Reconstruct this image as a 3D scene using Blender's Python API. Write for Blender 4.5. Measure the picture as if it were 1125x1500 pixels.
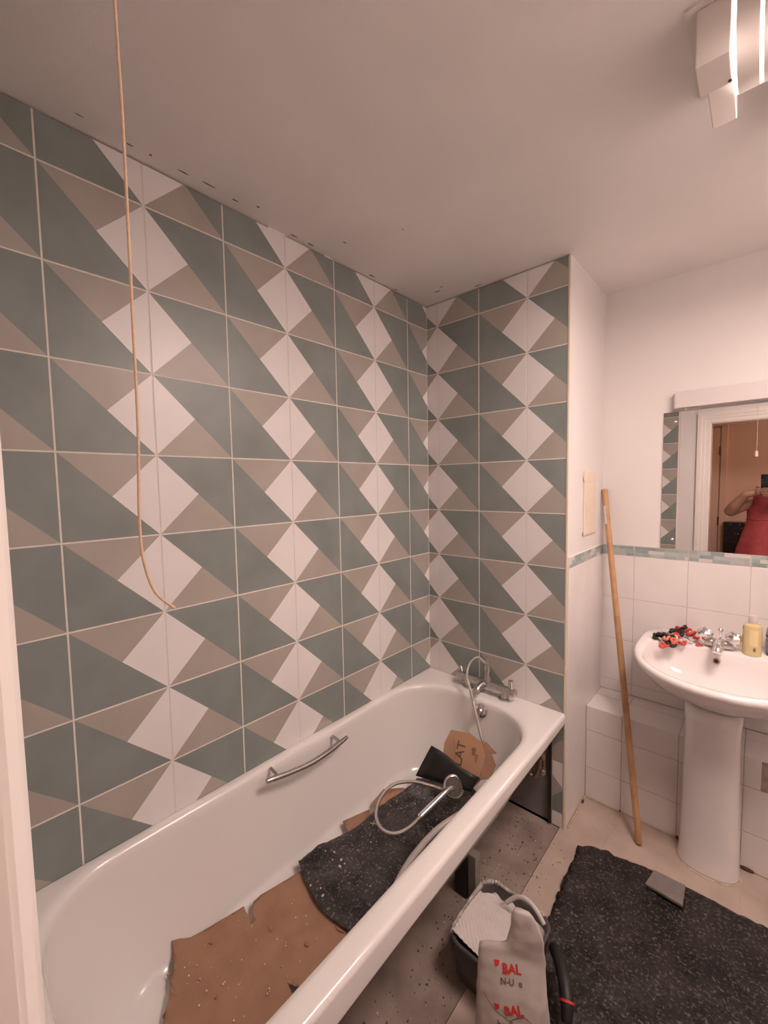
import bpy, bmesh, math, random
from mathutils import Vector, Matrix, noise
R_ = random.Random(7)
for o in list(bpy.data.objects): bpy.data.objects.remove(o)
COL = bpy.context.scene.collection
SC = bpy.context.scene
# ------------------------------------------------------------------ scale and camera
S = 0.22                       # one wall-tile row in metres; "u" units below are tile rows, floor at -10
CAM_R = Vector((0.7411, 0.6712, -0.0174))     # image right, down, forward in the room
CAM_D = Vector((0.0323, -0.0596, -0.9977))
CAM_F = Vector((-0.6706, 0.7388, -0.0659))
CAM_F.normalize()
CAM_R = (CAM_R - CAM_F * CAM_R.dot(CAM_F)).normalized()
CAM_D = CAM_F.cross(CAM_R).normalized()
CU = Vector((5.655, -0.9784, -3.4144))
FPX = 610.24
def P(x, y, z): return Vector((x * S, y * S, (z + 10) * S))
def at(px, py, ax, val):
    """room point (u units) where the sight line of a photo pixel meets the plane axis = val"""
    d = CAM_R * ((px - 562.5) / FPX) + CAM_D * ((py - 750) / FPX) + CAM_F
    return CU + d * ((val - CU[ax]) / d[ax])
def M(px, py, ax, val): return P(*at(px, py, ax, val))
cam = bpy.data.cameras.new('camera'); camo = bpy.data.objects.new('camera', cam); COL.objects.link(camo)
mw = Matrix.Identity(4)
for i, v in enumerate((CAM_R, -CAM_D, -CAM_F)):
    for j in range(3): mw[j][i] = v[j]
mw.translation = P(*CU); camo.matrix_world = mw
cam.sensor_fit = 'VERTICAL'; cam.sensor_height = 36; cam.lens = FPX * 36 / 1500
cam.clip_start = 0.02
SC.camera = camo
# ------------------------------------------------------------------ world, exposure
w = bpy.data.worlds.new('world'); SC.world = w; w.use_nodes = True
w.node_tree.nodes['Background'].inputs[0].default_value = (0.9, 0.8, 0.75, 1)
w.node_tree.nodes['Background'].inputs[1].default_value = 0.0
SC.view_settings.view_transform = 'Standard'; SC.view_settings.look = 'None'
SC.view_settings.gamma = 1; SC.view_settings.use_curve_mapping = False
SC.view_settings.exposure = 0.5
LAMP = (1.0, 0.79, 0.715); LAMP_POWER = 26.0
# ------------------------------------------------------------------ materials
def mat(name, col, rough=.5, metal=0., var=0., scale=12., col2=None, spec=.5, bump=0., bscale=80., coat=0., emit=None, estr=0., speck=None, speckscale=150., speckth=.7, specksoft=.06, trans=0., sss=0., detail=4):
    m = bpy.data.materials.new(name); m.use_nodes = True
    nt = m.node_tree; b = nt.nodes['Principled BSDF']
    b.inputs['Roughness'].default_value = rough; b.inputs['Metallic'].default_value = metal
    b.inputs['Specular IOR Level'].default_value = spec; b.inputs['Coat Weight'].default_value = coat
    b.inputs['Transmission Weight'].default_value = trans
    c4 = (*col, 1); src = None
    geo = nt.nodes.new('ShaderNodeNewGeometry')
    def noise_(sc, det=detail):
        n = nt.nodes.new('ShaderNodeTexNoise'); n.inputs['Scale'].default_value = sc; n.inputs['Detail'].default_value = det
        nt.links.new(geo.outputs['Position'], n.inputs['Vector']); return n
    def mix(fac, a, bb):
        x = nt.nodes.new('ShaderNodeMix'); x.data_type = 'RGBA'
        nt.links.new(fac, x.inputs['Factor'])
        for s_, v in (('A', a), ('B', bb)):
            if isinstance(v, tuple): x.inputs[6 if s_ == 'A' else 7].default_value = v
            else: nt.links.new(v, x.inputs[6 if s_ == 'A' else 7])
        return x.outputs[2]
    def ramp(sock, lo, hi):
        r = nt.nodes.new('ShaderNodeMapRange'); r.inputs[1].default_value = lo; r.inputs[2].default_value = hi
        nt.links.new(sock, r.inputs[0]); return r.outputs[0]
    if var > 0 or col2:
        n = noise_(scale)
        c2 = (*(col2 or tuple(max(0, c * (1 - var)) for c in col)), 1)
        src = mix(ramp(n.outputs['Fac'], .35, .68), c4, c2)
    if speck:
        n = noise_(speckscale, 2 if specksoft < .1 else 5)
        src = mix(ramp(n.outputs['Fac'], speckth, speckth + specksoft), src or c4, (*speck, 1))
    if src: nt.links.new(src, b.inputs['Base Color'])
    else: b.inputs['Base Color'].default_value = c4
    if bump > 0:
        n = noise_(bscale); bn = nt.nodes.new('ShaderNodeBump'); bn.inputs['Strength'].default_value = bump; bn.inputs['Distance'].default_value = .004
        nt.links.new(n.outputs['Fac'], bn.inputs['Height']); nt.links.new(bn.outputs[0], b.inputs['Normal'])
    if emit:
        b.inputs['Emission Color'].default_value = (*emit, 1); b.inputs['Emission Strength'].default_value = estr
    return m
MT = {}
MT['teal'] = mat('tile_teal', (.25, .280, .266), .38, var=.16, scale=7)
MT['taupe'] = mat('tile_taupe', (.425, .385, .34), .38, var=.10, scale=7)
MT['twhite'] = mat('tile_white', (.80, .765, .755), .35, var=.04, scale=7)
MT['tside'] = mat('tile_edge', (.62, .57, .53), .7)
MT['grout'] = mat('grout', (.80, .75, .69), .85, var=.12, scale=60)
MT['paint'] = mat('wall_paint', (.74, .705, .685), .55, var=.03, scale=3, bump=.06, bscale=120)
MT['ceil'] = mat('ceiling_paint', (.84, .80, .78), .75, var=.05, scale=4, bump=.08, bscale=150)
MT['glaze'] = mat('white_glaze', (.78, .74, .72), .14, var=.04, scale=9, spec=.5)
MT['dirtgrout'] = mat('old_grout', (.50, .42, .36), .9, var=.35, scale=25)
MT['wallgrout'] = mat('yellowed_grout', (.60, .525, .475), .9, var=.2, scale=25)
MT['enamel'] = mat('bath_enamel', (.79, .76, .735), .13, spec=.5, coat=.2)
MT['ceramic'] = mat('ceramic', (.82, .78, .765), .10, spec=.5, coat=.3)
MT['chrome'] = mat('chrome', (.78, .76, .75), .12, 1)
MT['chromed'] = mat('chrome_dull', (.60, .57, .55), .28, 1, var=.2, scale=90)
MT['hose'] = mat('steel_hose', (.55, .51, .48), .3, 1, bump=.5, bscale=900)
MT['greyhose'] = mat('grey_plastic_hose', (.42, .37, .34), .3)
MT['black'] = mat('black_plastic', (.012, .011, .011), .5, bump=.3, bscale=40)
MT['blacksheet'] = mat('black_dusty_sheet', (.007, .006, .0065), .28, col2=(.055, .047, .044), scale=9, bump=1., bscale=75, speck=(.26, .225, .21), speckscale=125, speckth=.56, specksoft=.20, detail=10)
MT['blackmat'] = mat('black_floor_sheet', (.005, .004, .004), .40, col2=(.026, .021, .019), scale=10, bump=1., bscale=55, speck=(.17, .138, .122), speckscale=130, speckth=.545, specksoft=.20, detail=10)
MT['card'] = mat('cardboard', (.36, .20, .125), .8, var=.18, scale=16, speck=(.62, .5, .42), speckscale=130, speckth=.74, bump=.15, bscale=60)
MT['cardlight'] = mat('cardboard_clean', (.42, .235, .14), .75, var=.12, scale=14)
MT['cardprint'] = mat('cardboard_print', (.10, .055, .035), .8)
MT['wood'] = mat('stick_wood', (.52, .30, .145), .5, col2=(.42, .225, .105), scale=18)
MT['woodmid'] = mat('stick_wood_handled', (.44, .245, .115), .45, col2=(.34, .18, .085), scale=12)
MT['wooddark'] = mat('stick_wood_worn', (.36, .19, .09), .55, var=.3, scale=30)
MT['label'] = mat('white_label', (.75, .71, .69), .5, var=.3, scale=120)
MT['conc'] = mat('concrete', (.32, .25, .215), .9, var=.38, scale=9, bump=.4, bscale=60, speck=(.13, .10, .085), speckscale=70, speckth=.69, detail=8)
MT['lino'] = mat('floor_lino', (.50, .40, .335), .55, col2=(.40, .31, .26), scale=7, bump=.1, bscale=40, speck=(.62, .54, .48), speckscale=60, speckth=.72, detail=6)
MT['board'] = mat('grey_board', (.27, .245, .23), .8, var=.25, scale=10)
MT['dark'] = mat('dark_void', (.02, .016, .014), .9)
MT['brass'] = mat('pipe_copper', (.42, .30, .20), .45, .8, var=.4, scale=50)
MT['sprayface'] = mat('spray_face', (.085, .066, .052), .4, var=.4, scale=120)
MT['cream'] = mat('cream_plastic', (.76, .66, .53), .5, var=.05, scale=20)
MT['lampwhite'] = mat('lamp_plastic', (.76, .70, .66), .3, spec=.5)
MT['opal'] = mat('lamp_opal', (.8, .75, .7), .3, emit=LAMP, estr=1.0)
MT['glow'] = mat('lamp_lit', (1, 1, 1), .5, emit=LAMP, estr=LAMP_POWER)
MT['seam'] = mat('lamp_seam_lit', (1, 1, 1), .5, emit=LAMP, estr=3.0)
MT['hallglow'] = mat('hall_fill_lit', (1, 1, 1), .5, emit=(1.0, .76, .57), estr=36.0)
MT['mirror'] = mat('mirror_silver', (.86, .84, .83), .01, 1)
MT['mbox'] = mat('mirror_light_plastic', (.62, .575, .56), .4)
MT['gloss'] = mat('gloss_trim_paint', (.80, .75, .71), .25)
MT['hallwall'] = mat('hall_paint', (.80, .57, .45), .7, var=.05, scale=3)
MT['halldoor'] = mat('hall_door_paint', (.82, .60, .46), .5, var=.06, scale=6)
MT['brownmetal'] = mat('hinge_metal', (.22, .11, .07), .4, .6)
MT['speckled'] = mat('black_sparkle', (.012, .011, .012), .3, speck=(.8, .72, .68), speckscale=48, speckth=.655)
MT['skin'] = mat('skin', (.36, .20, .14), .5, var=.08, scale=14)
MT['hair'] = mat('hair', (.05, .03, .02), .5, var=.4, scale=60)
MT['dress'] = mat('red_dress', (.40, .062, .065), .75, var=.22, scale=22, bump=.3, bscale=40)
MT['shoe'] = mat('shoe', (.06, .05, .05), .6)
MT['phone'] = mat('phone_glass', (.015, .016, .02), .12)
MT['cord'] = mat('pull_cord', (.62, .45, .31), .8, var=.15, scale=200)
MT['cordwhite'] = mat('pull_cord_white', (.74, .66, .58), .7)
MT['soap'] = mat('yellow_soap', (.68, .54, .29), .25, var=.06, scale=20)
MT['soaplabel'] = mat('soap_label', (.78, .62, .34), .35)
MT['clear'] = mat('frosted_cap', (.62, .55, .52), .3)
MT['soapdark'] = mat('soap_print', (.25, .14, .06), .5)
MT['greenb'] = mat('teal_liquid', (.03, .14, .13), .2)
MT['greyb'] = mat('grey_label', (.42, .40, .41), .4, var=.4, scale=70)
MT['red'] = mat('red_band', (.62, .06, .04), .6)
MT['coral'] = mat('coral_band', (.75, .20, .12), .6)
MT['whiteband'] = mat('white_band', (.72, .65, .62), .6)
MT['blackband'] = mat('black_band', (.012, .012, .013), .5)
MT['bag'] = mat('white_bag', (.47, .42, .395), .42, var=.07, scale=14, bump=.35, bscale=22)
MT['redink'] = mat('red_print', (.55, .03, .03), .5)
MT['greyink'] = mat('grey_print', (.14, .11, .10), .6)
MT['bucket'] = mat('grey_bucket', (.075, .068, .068), .5, var=.2, scale=30, speck=(.35, .3, .28), speckscale=60, speckth=.74)
MT['adhesive'] = mat('white_adhesive', (.56, .51, .485), .7, var=.08, scale=30, bump=.3, bscale=90)
MT['adhedirty'] = mat('dried_adhesive', (.50, .45, .42), .85, var=.5, scale=40, bump=.8, bscale=70)
MT['metalgrey'] = mat('grey_offcut', (.22, .19, .175), .5, var=.15, scale=30, speck=(.32, .28, .25), speckscale=90)
MT['bt1'] = mat('mosaic_teal', (.36, .425, .41), .3, var=.15, scale=40)
MT['bt2'] = mat('mosaic_pale', (.45, .485, .465), .3, var=.12, scale=40)
MT['bt3'] = mat('mosaic_white', (.60, .57, .55), .3)
MT['bt4'] = mat('mosaic_dark', (.29, .365, .36), .3, var=.15, scale=40)
MT['crumb'] = mat('debris_dark', (.10, .075, .06), .9)
MT['crumbl'] = mat('debris_pale', (.62, .55, .50), .9)
MT['silicone'] = mat('old_silicone', (.60, .48, .34), .6, var=.35, scale=40)
MT['mould'] = mat('mould_stain', (.10, .065, .045), .9, var=.4, scale=60)
# ------------------------------------------------------------------ mesh helpers
class MB:
    def __init__(s): s.v = []; s.f = []; s.m = []
    def add(s, verts, faces, mi=0):
        n = len(s.v); s.v += [Vector(v) for v in verts]
        for f in faces: s.f.append([i + n for i in f]); s.m.append(mi)
        return s
    def box(s, a, b, mi=0):
        (x0, y0, z0), (x1, y1, z1) = a, b
        return s.add([(x0,y0,z0),(x1,y0,z0),(x1,y1,z0),(x0,y1,z0),(x0,y0,z1),(x1,y0,z1),(x1,y1,z1),(x0,y1,z1)],
            [(3,2,1,0),(4,5,6,7),(0,1,5,4),(1,2,6,5),(2,3,7,6),(3,0,4,7)], mi)
    def rings(s, rings, cap0=True, cap1=True, mi=0, closed=True):
        n = len(rings[0]); vs = [v for r in rings for v in r]; fs = []
        for k in range(len(rings) - 1):
            for i in range(n if closed else n - 1):
                j = (i + 1) % n; fs.append((k*n+i, k*n+j, (k+1)*n+j, (k+1)*n+i))
        if cap0: fs.append(tuple(reversed(range(n))))
        if cap1: fs.append(tuple((len(rings)-1)*n + i for i in range(n)))
        return s.add(vs, fs, mi)
    def lathe(s, prof, c=(0,0,0), n=20, axis=(0,0,1), mi=0):
        q = Vector((0,0,1)).rotation_difference(Vector(axis).normalized()); c = Vector(c)
        return s.rings([[c + q @ Vector((r*math.cos(2*math.pi*i/n), r*math.sin(2*math.pi*i/n), z)) for i in range(n)] for r, z in prof], mi=mi)
    def tube(s, pts, r, n=10, mi=0, smooth=True, sub=6):
        pts = [Vector(p) for p in pts]
        rr = r if isinstance(r, (list, tuple)) else [r] * len(pts)
        if smooth and len(pts) > 2:
            out = []; ro = []
            for i in range(len(pts) - 1):
                p0, p1, p2, p3 = pts[max(i-1,0)], pts[i], pts[i+1], pts[min(i+2,len(pts)-1)]
                for k in range(sub):
                    t = k / sub
                    out.append(.5*((2*p1)+(p2-p0)*t+(2*p0-5*p1+4*p2-p3)*t*t+(3*p1-p0-3*p2+p3)*t**3)); ro.append(rr[i]*(1-t)+rr[i+1]*t)
            out.append(pts[-1]); ro.append(rr[-1]); pts, rr = out, ro
        T = (pts[1]-pts[0]).normalized(); up = Vector((0,0,1)) if abs(T.z) < .9 else Vector((1,0,0))
        N = (up - T*up.dot(T)).normalized(); rings = []
        for i, p in enumerate(pts):
            t2 = (pts[min(i+1,len(pts)-1)] - pts[max(i-1,0)])
            t2 = t2.normalized() if t2.length > 1e-9 else T
            N = (T.rotation_difference(t2) @ N); N = (N - t2*N.dot(t2)).normalized(); T = t2
            B = T.cross(N)
            rings.append([p + (N*math.cos(2*math.pi*k/n) + B*math.sin(2*math.pi*k/n))*rr[i] for k in range(n)])
        return s.rings(rings, mi=mi)
    def prism(s, poly, nrm, th, mi=0):
        """polygon (list of points) extruded by th along nrm"""
        a = [Vector(p) for p in poly]; d = Vector(nrm).normalized() * th; n = len(a)
        return s.add(a + [p + d for p in a], [tuple(reversed(range(n))), tuple(range(n, 2*n))] + [(i, (i+1)%n, n+(i+1)%n, n+i) for i in range(n)], mi)
    def ico(s, c, r, mi=0, seg=10, sc=(1,1,1)):
        c = Vector(c); rings = []
        for k in range(1, seg):
            a = math.pi*k/seg
            rings.append([c + Vector((r*sc[0]*math.sin(a)*math.cos(2*math.pi*i/(2*seg)), r*sc[1]*math.sin(a)*math.sin(2*math.pi*i/(2*seg)), -r*sc[2]*math.cos(a))) for i in range(2*seg)])
        return s.rings(rings, mi=mi)
    def mesh(s, name, mats, smooth=False):
        me = bpy.data.meshes.new(name); me.from_pydata([tuple(v) for v in s.v], [], s.f)
        for m in mats: me.materials.append(MT[m])
        if len(mats) > 1:
            for p, i in zip(me.polygons, s.m): p.material_index = i
        bm = bmesh.new(); bm.from_mesh(me); bmesh.ops.recalc_face_normals(bm, faces=bm.faces[:]); bm.to_mesh(me); bm.free()
        if smooth:
            for p in me.polygons: p.use_smooth = True
            if smooth != 'all':
                try: me.set_sharp_from_angle(angle=math.radians(40))
                except Exception: pass
        me.update(); return me
def link(name, me, parent=None):
    o = bpy.data.objects.new(name, me); COL.objects.link(o)
    if parent: o.parent = parent
    return o
def build(name, mb, mats, parent=None, smooth=False, bevel=0, label=None):
    if isinstance(mats, str): mats = [mats]
    o = link(name, mb.mesh(name, mats, smooth), parent)
    if parent is not None and parent.type == 'EMPTY':
        o.matrix_parent_inverse = Matrix.Translation(parent.location).inverted()
    elif parent is not None and parent.parent is not None and parent.parent.type == 'EMPTY':
        o.matrix_parent_inverse = Matrix.Translation(Vector((0,0,0)))
    if bevel:
        b = o.modifiers.new('bevel', 'BEVEL'); b.width = bevel; b.segments = 2; b.limit_method = 'ANGLE'
    if label: o['label'] = label
    return o
def thing(name, loc, label, cat, group=None):
    o = bpy.data.objects.new(name, None); COL.objects.link(o); o.location = loc; o.empty_display_size = .05
    return tag(o, label, cat, group)
def tag(o, label, cat, group=None):
    o['label'] = label; o['category'] = cat
    if group: o['group'] = group
    return o
def struct(o, label):
    o['kind'] = 'structure'; o['label'] = label; return o
def rrect(x0, x1, y0, y1, r, z, n=8):
    """rounded rectangle ring in metres; r may be one radius or four (x1y1, x0y1, x0y0, x1y0)"""
    rs = r if isinstance(r, (list, tuple)) else [r]*4; out = []
    for k, (cx, cy) in enumerate(((x1,y1),(x0,y1),(x0,y0),(x1,y0))):
        sx = -1 if cx == x1 else 1; sy = -1 if cy == y1 else 1
        for i in range(n + 1):
            a = math.pi/2*(k + i/n); out.append(Vector((cx + sx*rs[k] + rs[k]*math.cos(a), cy + sy*rs[k] + rs[k]*math.sin(a), z)))
    return out
# ------------------------------------------------------------------ room constants (metres)
YE = 6.776*S; XN = 3.076*S; YB = 9.0*S; CEIL = 10.512*S; XR = 8.8*S
YN = -.89*S; YNT = -.83*S; YH0 = YN - .115; YH = -7.0*S; XBOX_Y = 7.94*S; BOXZ = (10-8.035)*S
DX0, DX1, DZ = 4.2*S, 7.65*S, (10-1.37)*S
TW, TH = 1.014*S, S
G = .0016                      # half grout joint
PR = .0008                     # how far tiles stand proud of the grout
GAP = .005                     # open crack between tiles and ceiling
# ------------------------------------------------------------------ structure
fl = MB().box((3.0*S, YH, -.05), (XR+.9, YB+.1, 0))
floor = struct(build('floor', fl, 'lino'), 'worn beige sheet floor with a dusty cut edge')
cs = MB().box((-.1, YN-.02, -.05), (3.0*S-.003, YE+.0, -.003))
build('concrete_strip', cs, 'conc', floor)
build('floor_joint', MB().box((3.0*S-.003, YN, -.05), (3.0*S, YE, -.009)), 'dark', floor)
build('hall_floor', MB().box((-.4, YH, -.05), (3.0*S, YN-.02, -.001)), 'lino', floor)
for k, xj in enumerate((3.73, 5.6)):
    build('seam', MB().box((xj*S-.001, 3.0*S, 0), (xj*S+.001, XBOX_Y-.002, .0006)), 'dirtgrout', floor)
ceiling = struct(build('ceiling', MB().box((-.4, YH-.1, CEIL), (XR+.9, YB+.1, CEIL+.08)), 'ceil'), 'plain painted ceiling with torn paint along the tile edge')
wall_left = struct(build('wall_left', MB().box((-.10, YN, 0), (-PR, YE+PR, CEIL-GAP)), 'grout'), 'long wall with teal, taupe and white geometric tiles above the bath')
build('crack_backing', MB().box((-.10, YN, CEIL-GAP), (-.03, YE, CEIL)), 'dark', wall_left)
wall_far = struct(build('wall_far', MB().box((-PR, YE+PR, (10-7.9)*S), (XN-.004, YE+.12, CEIL-GAP)).box((2.84*S, YE+PR, 0), (XN-.004, YE+.12, (10-7.9)*S)), 'grout'), 'short tiled wall behind the bath taps')
build('crack_backing', MB().box((-.03, YE+.03, CEIL-GAP), (XN-.004, YE+.12, CEIL)), 'dark', wall_far)
build('back_board', MB().box((-.05, YE+.01, 0), (2.84*S, YE+.12, (10-7.9)*S)), 'board', wall_far)
wall_return = struct(build('wall_return', MB().box((XN-.004, YE+.006, 0), (XN, YB+.1, CEIL)), 'paint'), 'narrow white return wall beside the tiled bath end')
build('corner_trim', MB().box((XN-.004, YE-.002, 0), (XN+.0015, YE+.006, CEIL-.002)), 'cream', wall_return)
wall_back = struct(build('wall_back', MB().box((XN, YB, 0), (XR+.1, YB+.1, CEIL)), 'paint'), 'white painted wall above the basin')
wall_right = struct(build('wall_right', MB().box((XR, YN, 0), (XR+.1, YB, CEIL)), 'paint'), 'plain white side wall')
nw = MB().box((0, YH0, 0), (DX0-.02, YN, CEIL)).box((DX1+.02, YH0, 0), (XR+.1, YN, CEIL)).box((DX0-.02, YH0, DZ+.02), (DX1+.02, YN, CEIL))
wall_near = struct(build('wall_near', nw, 'paint'), 'white wall around the bathroom doorway')
build('tile_bed', MB().box((0, YN, (10-7.7)*S), (3.2*S, YNT-PR, CEIL-GAP)), 'grout', wall_near)
hw = MB().box((-.4, YH-.1, 0), (XR+.9, YH, CEIL))
wall_hall = struct(build('wall_hall', hw, 'hallwall'), 'warm beige hallway wall beyond the doorway')
wall_hall_left = struct(build('wall_hall_left', MB().box((-.4, YH, 0), (-.3, YH0, CEIL)), 'hallwall'), 'hallway end wall')
wall_hall_right = struct(build('wall_hall_right', MB().box((XR+.8, YH, 0), (XR+.9, YH0, CEIL)), 'hallwall'), 'hallway end wall past the doorway')
struct(build('wall_hall_front', MB().box((-.3, YH0-.01, 0), (DX0-.02, YH0, CEIL)).box((DX1+.02, YH0-.01, 0), (XR+.8, YH0, CEIL)).box((DX0-.02, YH0-.01, DZ+.02), (DX1+.02, YH0, CEIL)), 'hallwall'), 'hallway side of the bathroom wall')
# door lining and architrave
trim = struct(build('trim_1', MB().box((DX0-.02, YH0-.012, 0), (DX0, YN, DZ)).box((DX1, YH0-.012, 0), (DX1+.02, YN, DZ)).box((DX0-.02, YH0-.012, DZ), (DX1+.02, YN, DZ+.02)), 'gloss'), 'white gloss door lining around the bathroom doorway')
def arch_prof(d):   # d 0 inner .. 1 outer -> thickness
    return [(0, .004), (.06, .010), (.35, .0105), (.42, .014), (.62, .0145), (.70, .018), (1, .018)][d]
AW = .4*S
def arch(side):
    mb = MB(); r0, r1 = [], []
    for i in range(7):
        d, t = arch_prof(i); x = (DX0-.004-AW*d) if side < 0 else (DX1+.004+AW*d)
        zt = DZ + .004 + AW*d
        r0.append(Vector((x, YN+t, 0))); r1.append(Vector((x, YN+t, zt)))
    for rr in (r0, r1): rr.append(Vector((rr[-1].x, YN, rr[-1].z))); rr.append(Vector((rr[0].x, YN, rr[0].z)))
    return mb.rings([r0, r1])
def arch_head():
    mb = MB(); r0, r1 = [], []
    for i in range(7):
        d, t = arch_prof(i); zt = DZ + .004 + AW*d
        r0.append(Vector((DX0-.004-AW*d, YN+t, zt))); r1.append(Vector((DX1+.004+AW*d, YN+t, zt)))
    for rr in (r0, r1): rr.append(Vector((rr[-1].x, YN, rr[-1].z))); rr.append(Vector((rr[0].x, YN, rr[0].z)))
    return mb.rings([r0, r1])
build('architrave', arch(-1), 'gloss', trim); build('architrave', arch(1), 'gloss', trim); build('architrave', arch_head(), 'gloss', trim)
# boxed-in pipes along the back wall
boxing = struct(build('wall_boxing', MB().box((XN, XBOX_Y+PR, 0), (XR, YB, BOXZ-PR)), 'dirtgrout'), 'low tiled pipe boxing under the basin')
# ------------------------------------------------------------------ patterned tiles
def clip(poly, x0, x1, y0, y1):
    def cut(pl, f):
        out = []
        for i in range(len(pl)):
            a, b = pl[i], pl[(i+1) % len(pl)]; fa, fb = f(a), f(b)
            if fa >= 0: out.append(a)
            if (fa >= 0) != (fb >= 0):
                t = fa/(fa-fb); out.append((a[0]+(b[0]-a[0])*t, a[1]+(b[1]-a[1])*t))
        return out
    for f in (lambda p: p[0]-x0, lambda p: x1-p[0], lambda p: p[1]-y0, lambda p: y1-p[1]):
        if len(poly) < 3: return []
        poly = cut(poly, f)
    return poly if len(poly) >= 3 else []
TCACHE = {}
def ptile(kind, x0, x1, y0, y1):
    """patterned tile in its own cell (0..TW, 0..TH), cut to x0..x1, y0..y1; +z out of the wall"""
    key = (kind, round(x0,4), round(x1,4), round(y0,4), round(y1,4))
    if key in TCACHE: return TCACHE[key]
    a, b, c, d, m = (0,TH), (TW,TH), (TW,0), (0,0), (TW/2,TH/2)
    if kind == 1: polys = [([a,m,c,d],0), ([a,b,m],1), ([b,c,m],2)]
    elif kind == 2: polys = [([a,b,c,m],0), ([d,m,c],1), ([a,m,d],2)]
    elif kind == 3: polys = [([a,b,m,d],0), ([d,m,c],1), ([b,c,m],2)]
    else: polys = [([b,c,d,m],0), ([a,m,d],1), ([a,b,m],2)]
    mb = MB()
    for pl, mi in polys:
        q = clip(pl, x0+.0006, x1-.0006, y0+.0006, y1-.0006)
        if q: mb.add([(p[0],p[1],0) for p in q], [range(len(q))], mi)
    o = [(x0+.0006,y0+.0006,0),(x1-.0006,y0+.0006,0),(x1-.0006,y1-.0006,0),(x0+.0006,y1-.0006,0)]
    i = [(x0,y0,-PR),(x1,y0,-PR),(x1,y1,-PR),(x0,y1,-PR)]
    mb.add(o+i, [(0,4,5,1),(1,5,6,2),(2,6,7,3),(3,7,4,0)], 3)
    me = bpy.data.meshes.new('tile'); me.from_pydata([tuple(v) for v in mb.v], [], mb.f)
    for k in ('teal','taupe','twhite','tside'): me.materials.append(MT[k])
    for p, k in zip(me.polygons, mb.m): p.material_index = k
    me.update()
    # make every face look outwards
    bm = bmesh.new(); bm.from_mesh(me)
    for f in bm.faces:
        f.normal_update()
        if f.material_index < 3 and f.normal.z < 0: f.normal_flip()
    bm.to_mesh(me); bm.free()
    TCACHE[key] = me; return me
def frame(o, e1, e2, e3):
    m = Matrix.Identity(4)
    for j in range(3): m[j][0] = e1[j]; m[j][1] = e2[j]; m[j][2] = e3[j]
    m.translation = o; return m
def lay(parent, org, e1, e3, ucells, vcells):
    """ucells: (kind, cell origin along e1, lo, hi); vcells: (cell origin z, lo, hi)"""
    e2 = Vector((0,0,1))
    for kind, c0, lo, hi in ucells:
        for z0, zl, zh in vcells:
            if hi-lo < .012 or zh-zl < .012: continue
            me = ptile(kind, lo-c0+(G if True else 0), hi-c0-G, zl-z0+G, zh-z0-G)
            o = link('tile', me, parent)
            o.matrix_world = frame(Vector(org) + Vector(e1)*c0 + e2*z0, Vector(e1), e2, Vector(e3))
def vcells(zb, zt):
    out = []; k = -10
    while k <= 1:
        z0 = (10+k)*S; lo, hi = max(z0, zb), min(z0+TH, zt)
        if hi > lo: out.append((z0, lo, hi))
        k += 1
    return out
RIMZ = (10-7.72)*S
VC = vcells(RIMZ-.01, CEIL-GAP+G)
uc = []
for i in range(-1, 7):
    c0 = i*TW; uc.append((1 if i % 2 == 0 else 2, c0, max(c0, YNT), min(c0+TW, YE)))
# left wall: looking at it from the room, +Y runs to the right
lay(wall_left, (0,0,0), (0,1,0), (1,0,0), uc, VC)
s0 = .2836*S
ue = [(1, s0-TW, 0, s0), (2, s0, s0, s0+TW), (1, s0+TW, s0+TW, s0+2*TW), (2, s0+2*TW, s0+2*TW, XN-.005)]
lay(wall_far, (0,YE,0), (1,0,0), (0,-1,0), ue, VC)
lay(wall_far, (0,YE,0), (1,0,0), (0,-1,0), [(3, 2.56*S, 2.84*S, XN-.005)], [(1.28*S, 1.28*S, RIMZ-.011)])
lay(wall_far, (0,YE,0), (1,0,0), (0,-1,0), [(4, 2.56*S, 2.84*S, XN-.005)], [(.28*S, .28*S, 1.28*S), (-.72*S, .004, .28*S)])
# tiles over the near bath end (seen in the mirror); +X runs to the left for someone facing it
XT = 3.2*S; un = []
for i in range(4):
    hi = XT + .27*TW - i*TW; lo = hi - TW
    un.append((2 if i % 2 else 1, -hi, -min(hi, XT), -max(lo, 0)))
lay(wall_near, (0,YNT,0), (-1,0,0), (0,1,0), un, VC)
build('tile_edge_strip', MB().box((XT, YN, RIMZ), (XT+.003, YNT+.001, CEIL-GAP)), 'lampwhite', wall_near)
# filler and torn paint along the tile/ceiling joint
fr = random.Random(3)
def filler(par, fn, length, prob):
    t = 0.
    while t < length:
        L = fr.uniform(.03, .16)
        if fr.random() < prob:
            mb = MB(); n = 6; top = []; bot = []
            for k in range(n+1):
                q = t + L*k/n; top.append(fn(q, 0)); bot.append(fn(q, -(GAP*fr.uniform(.5, 1.15))))
            d = fn(0, 0, True)
            mb.rings([[a, b, b + d*.012, a + d*.012] for a, b in zip(top, bot)])
            build('filler', mb, 'ceil', par)
        t += L + fr.uniform(.0, .05)
filler(wall_left, lambda q, h, dd=False: Vector((-1,0,0)) if dd else Vector((-.0005, YN+.02+q, CEIL+h)), 1.62, .28)
filler(wall_far, lambda q, h, dd=False: Vector((0,1,0)) if dd else Vector((.01+q, YE+.0005, CEIL+h)), .27, .5)
def chip(c, ang, L, W, par, m='mould'):
    n = 9; pts = []
    for k in range(n):
        a = 2*math.pi*k/n; r = fr.uniform(.6, 1.1); x = L*r*math.cos(a); y = W*r*math.sin(a)
        pts.append(Vector((c[0]+x*math.cos(ang)-y*math.sin(ang), c[1]+x*math.sin(ang)+y*math.cos(ang), CEIL-.0008)))
    build('paint_chip', MB().prism(pts, (0,0,1), .0008), m, par)
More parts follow.
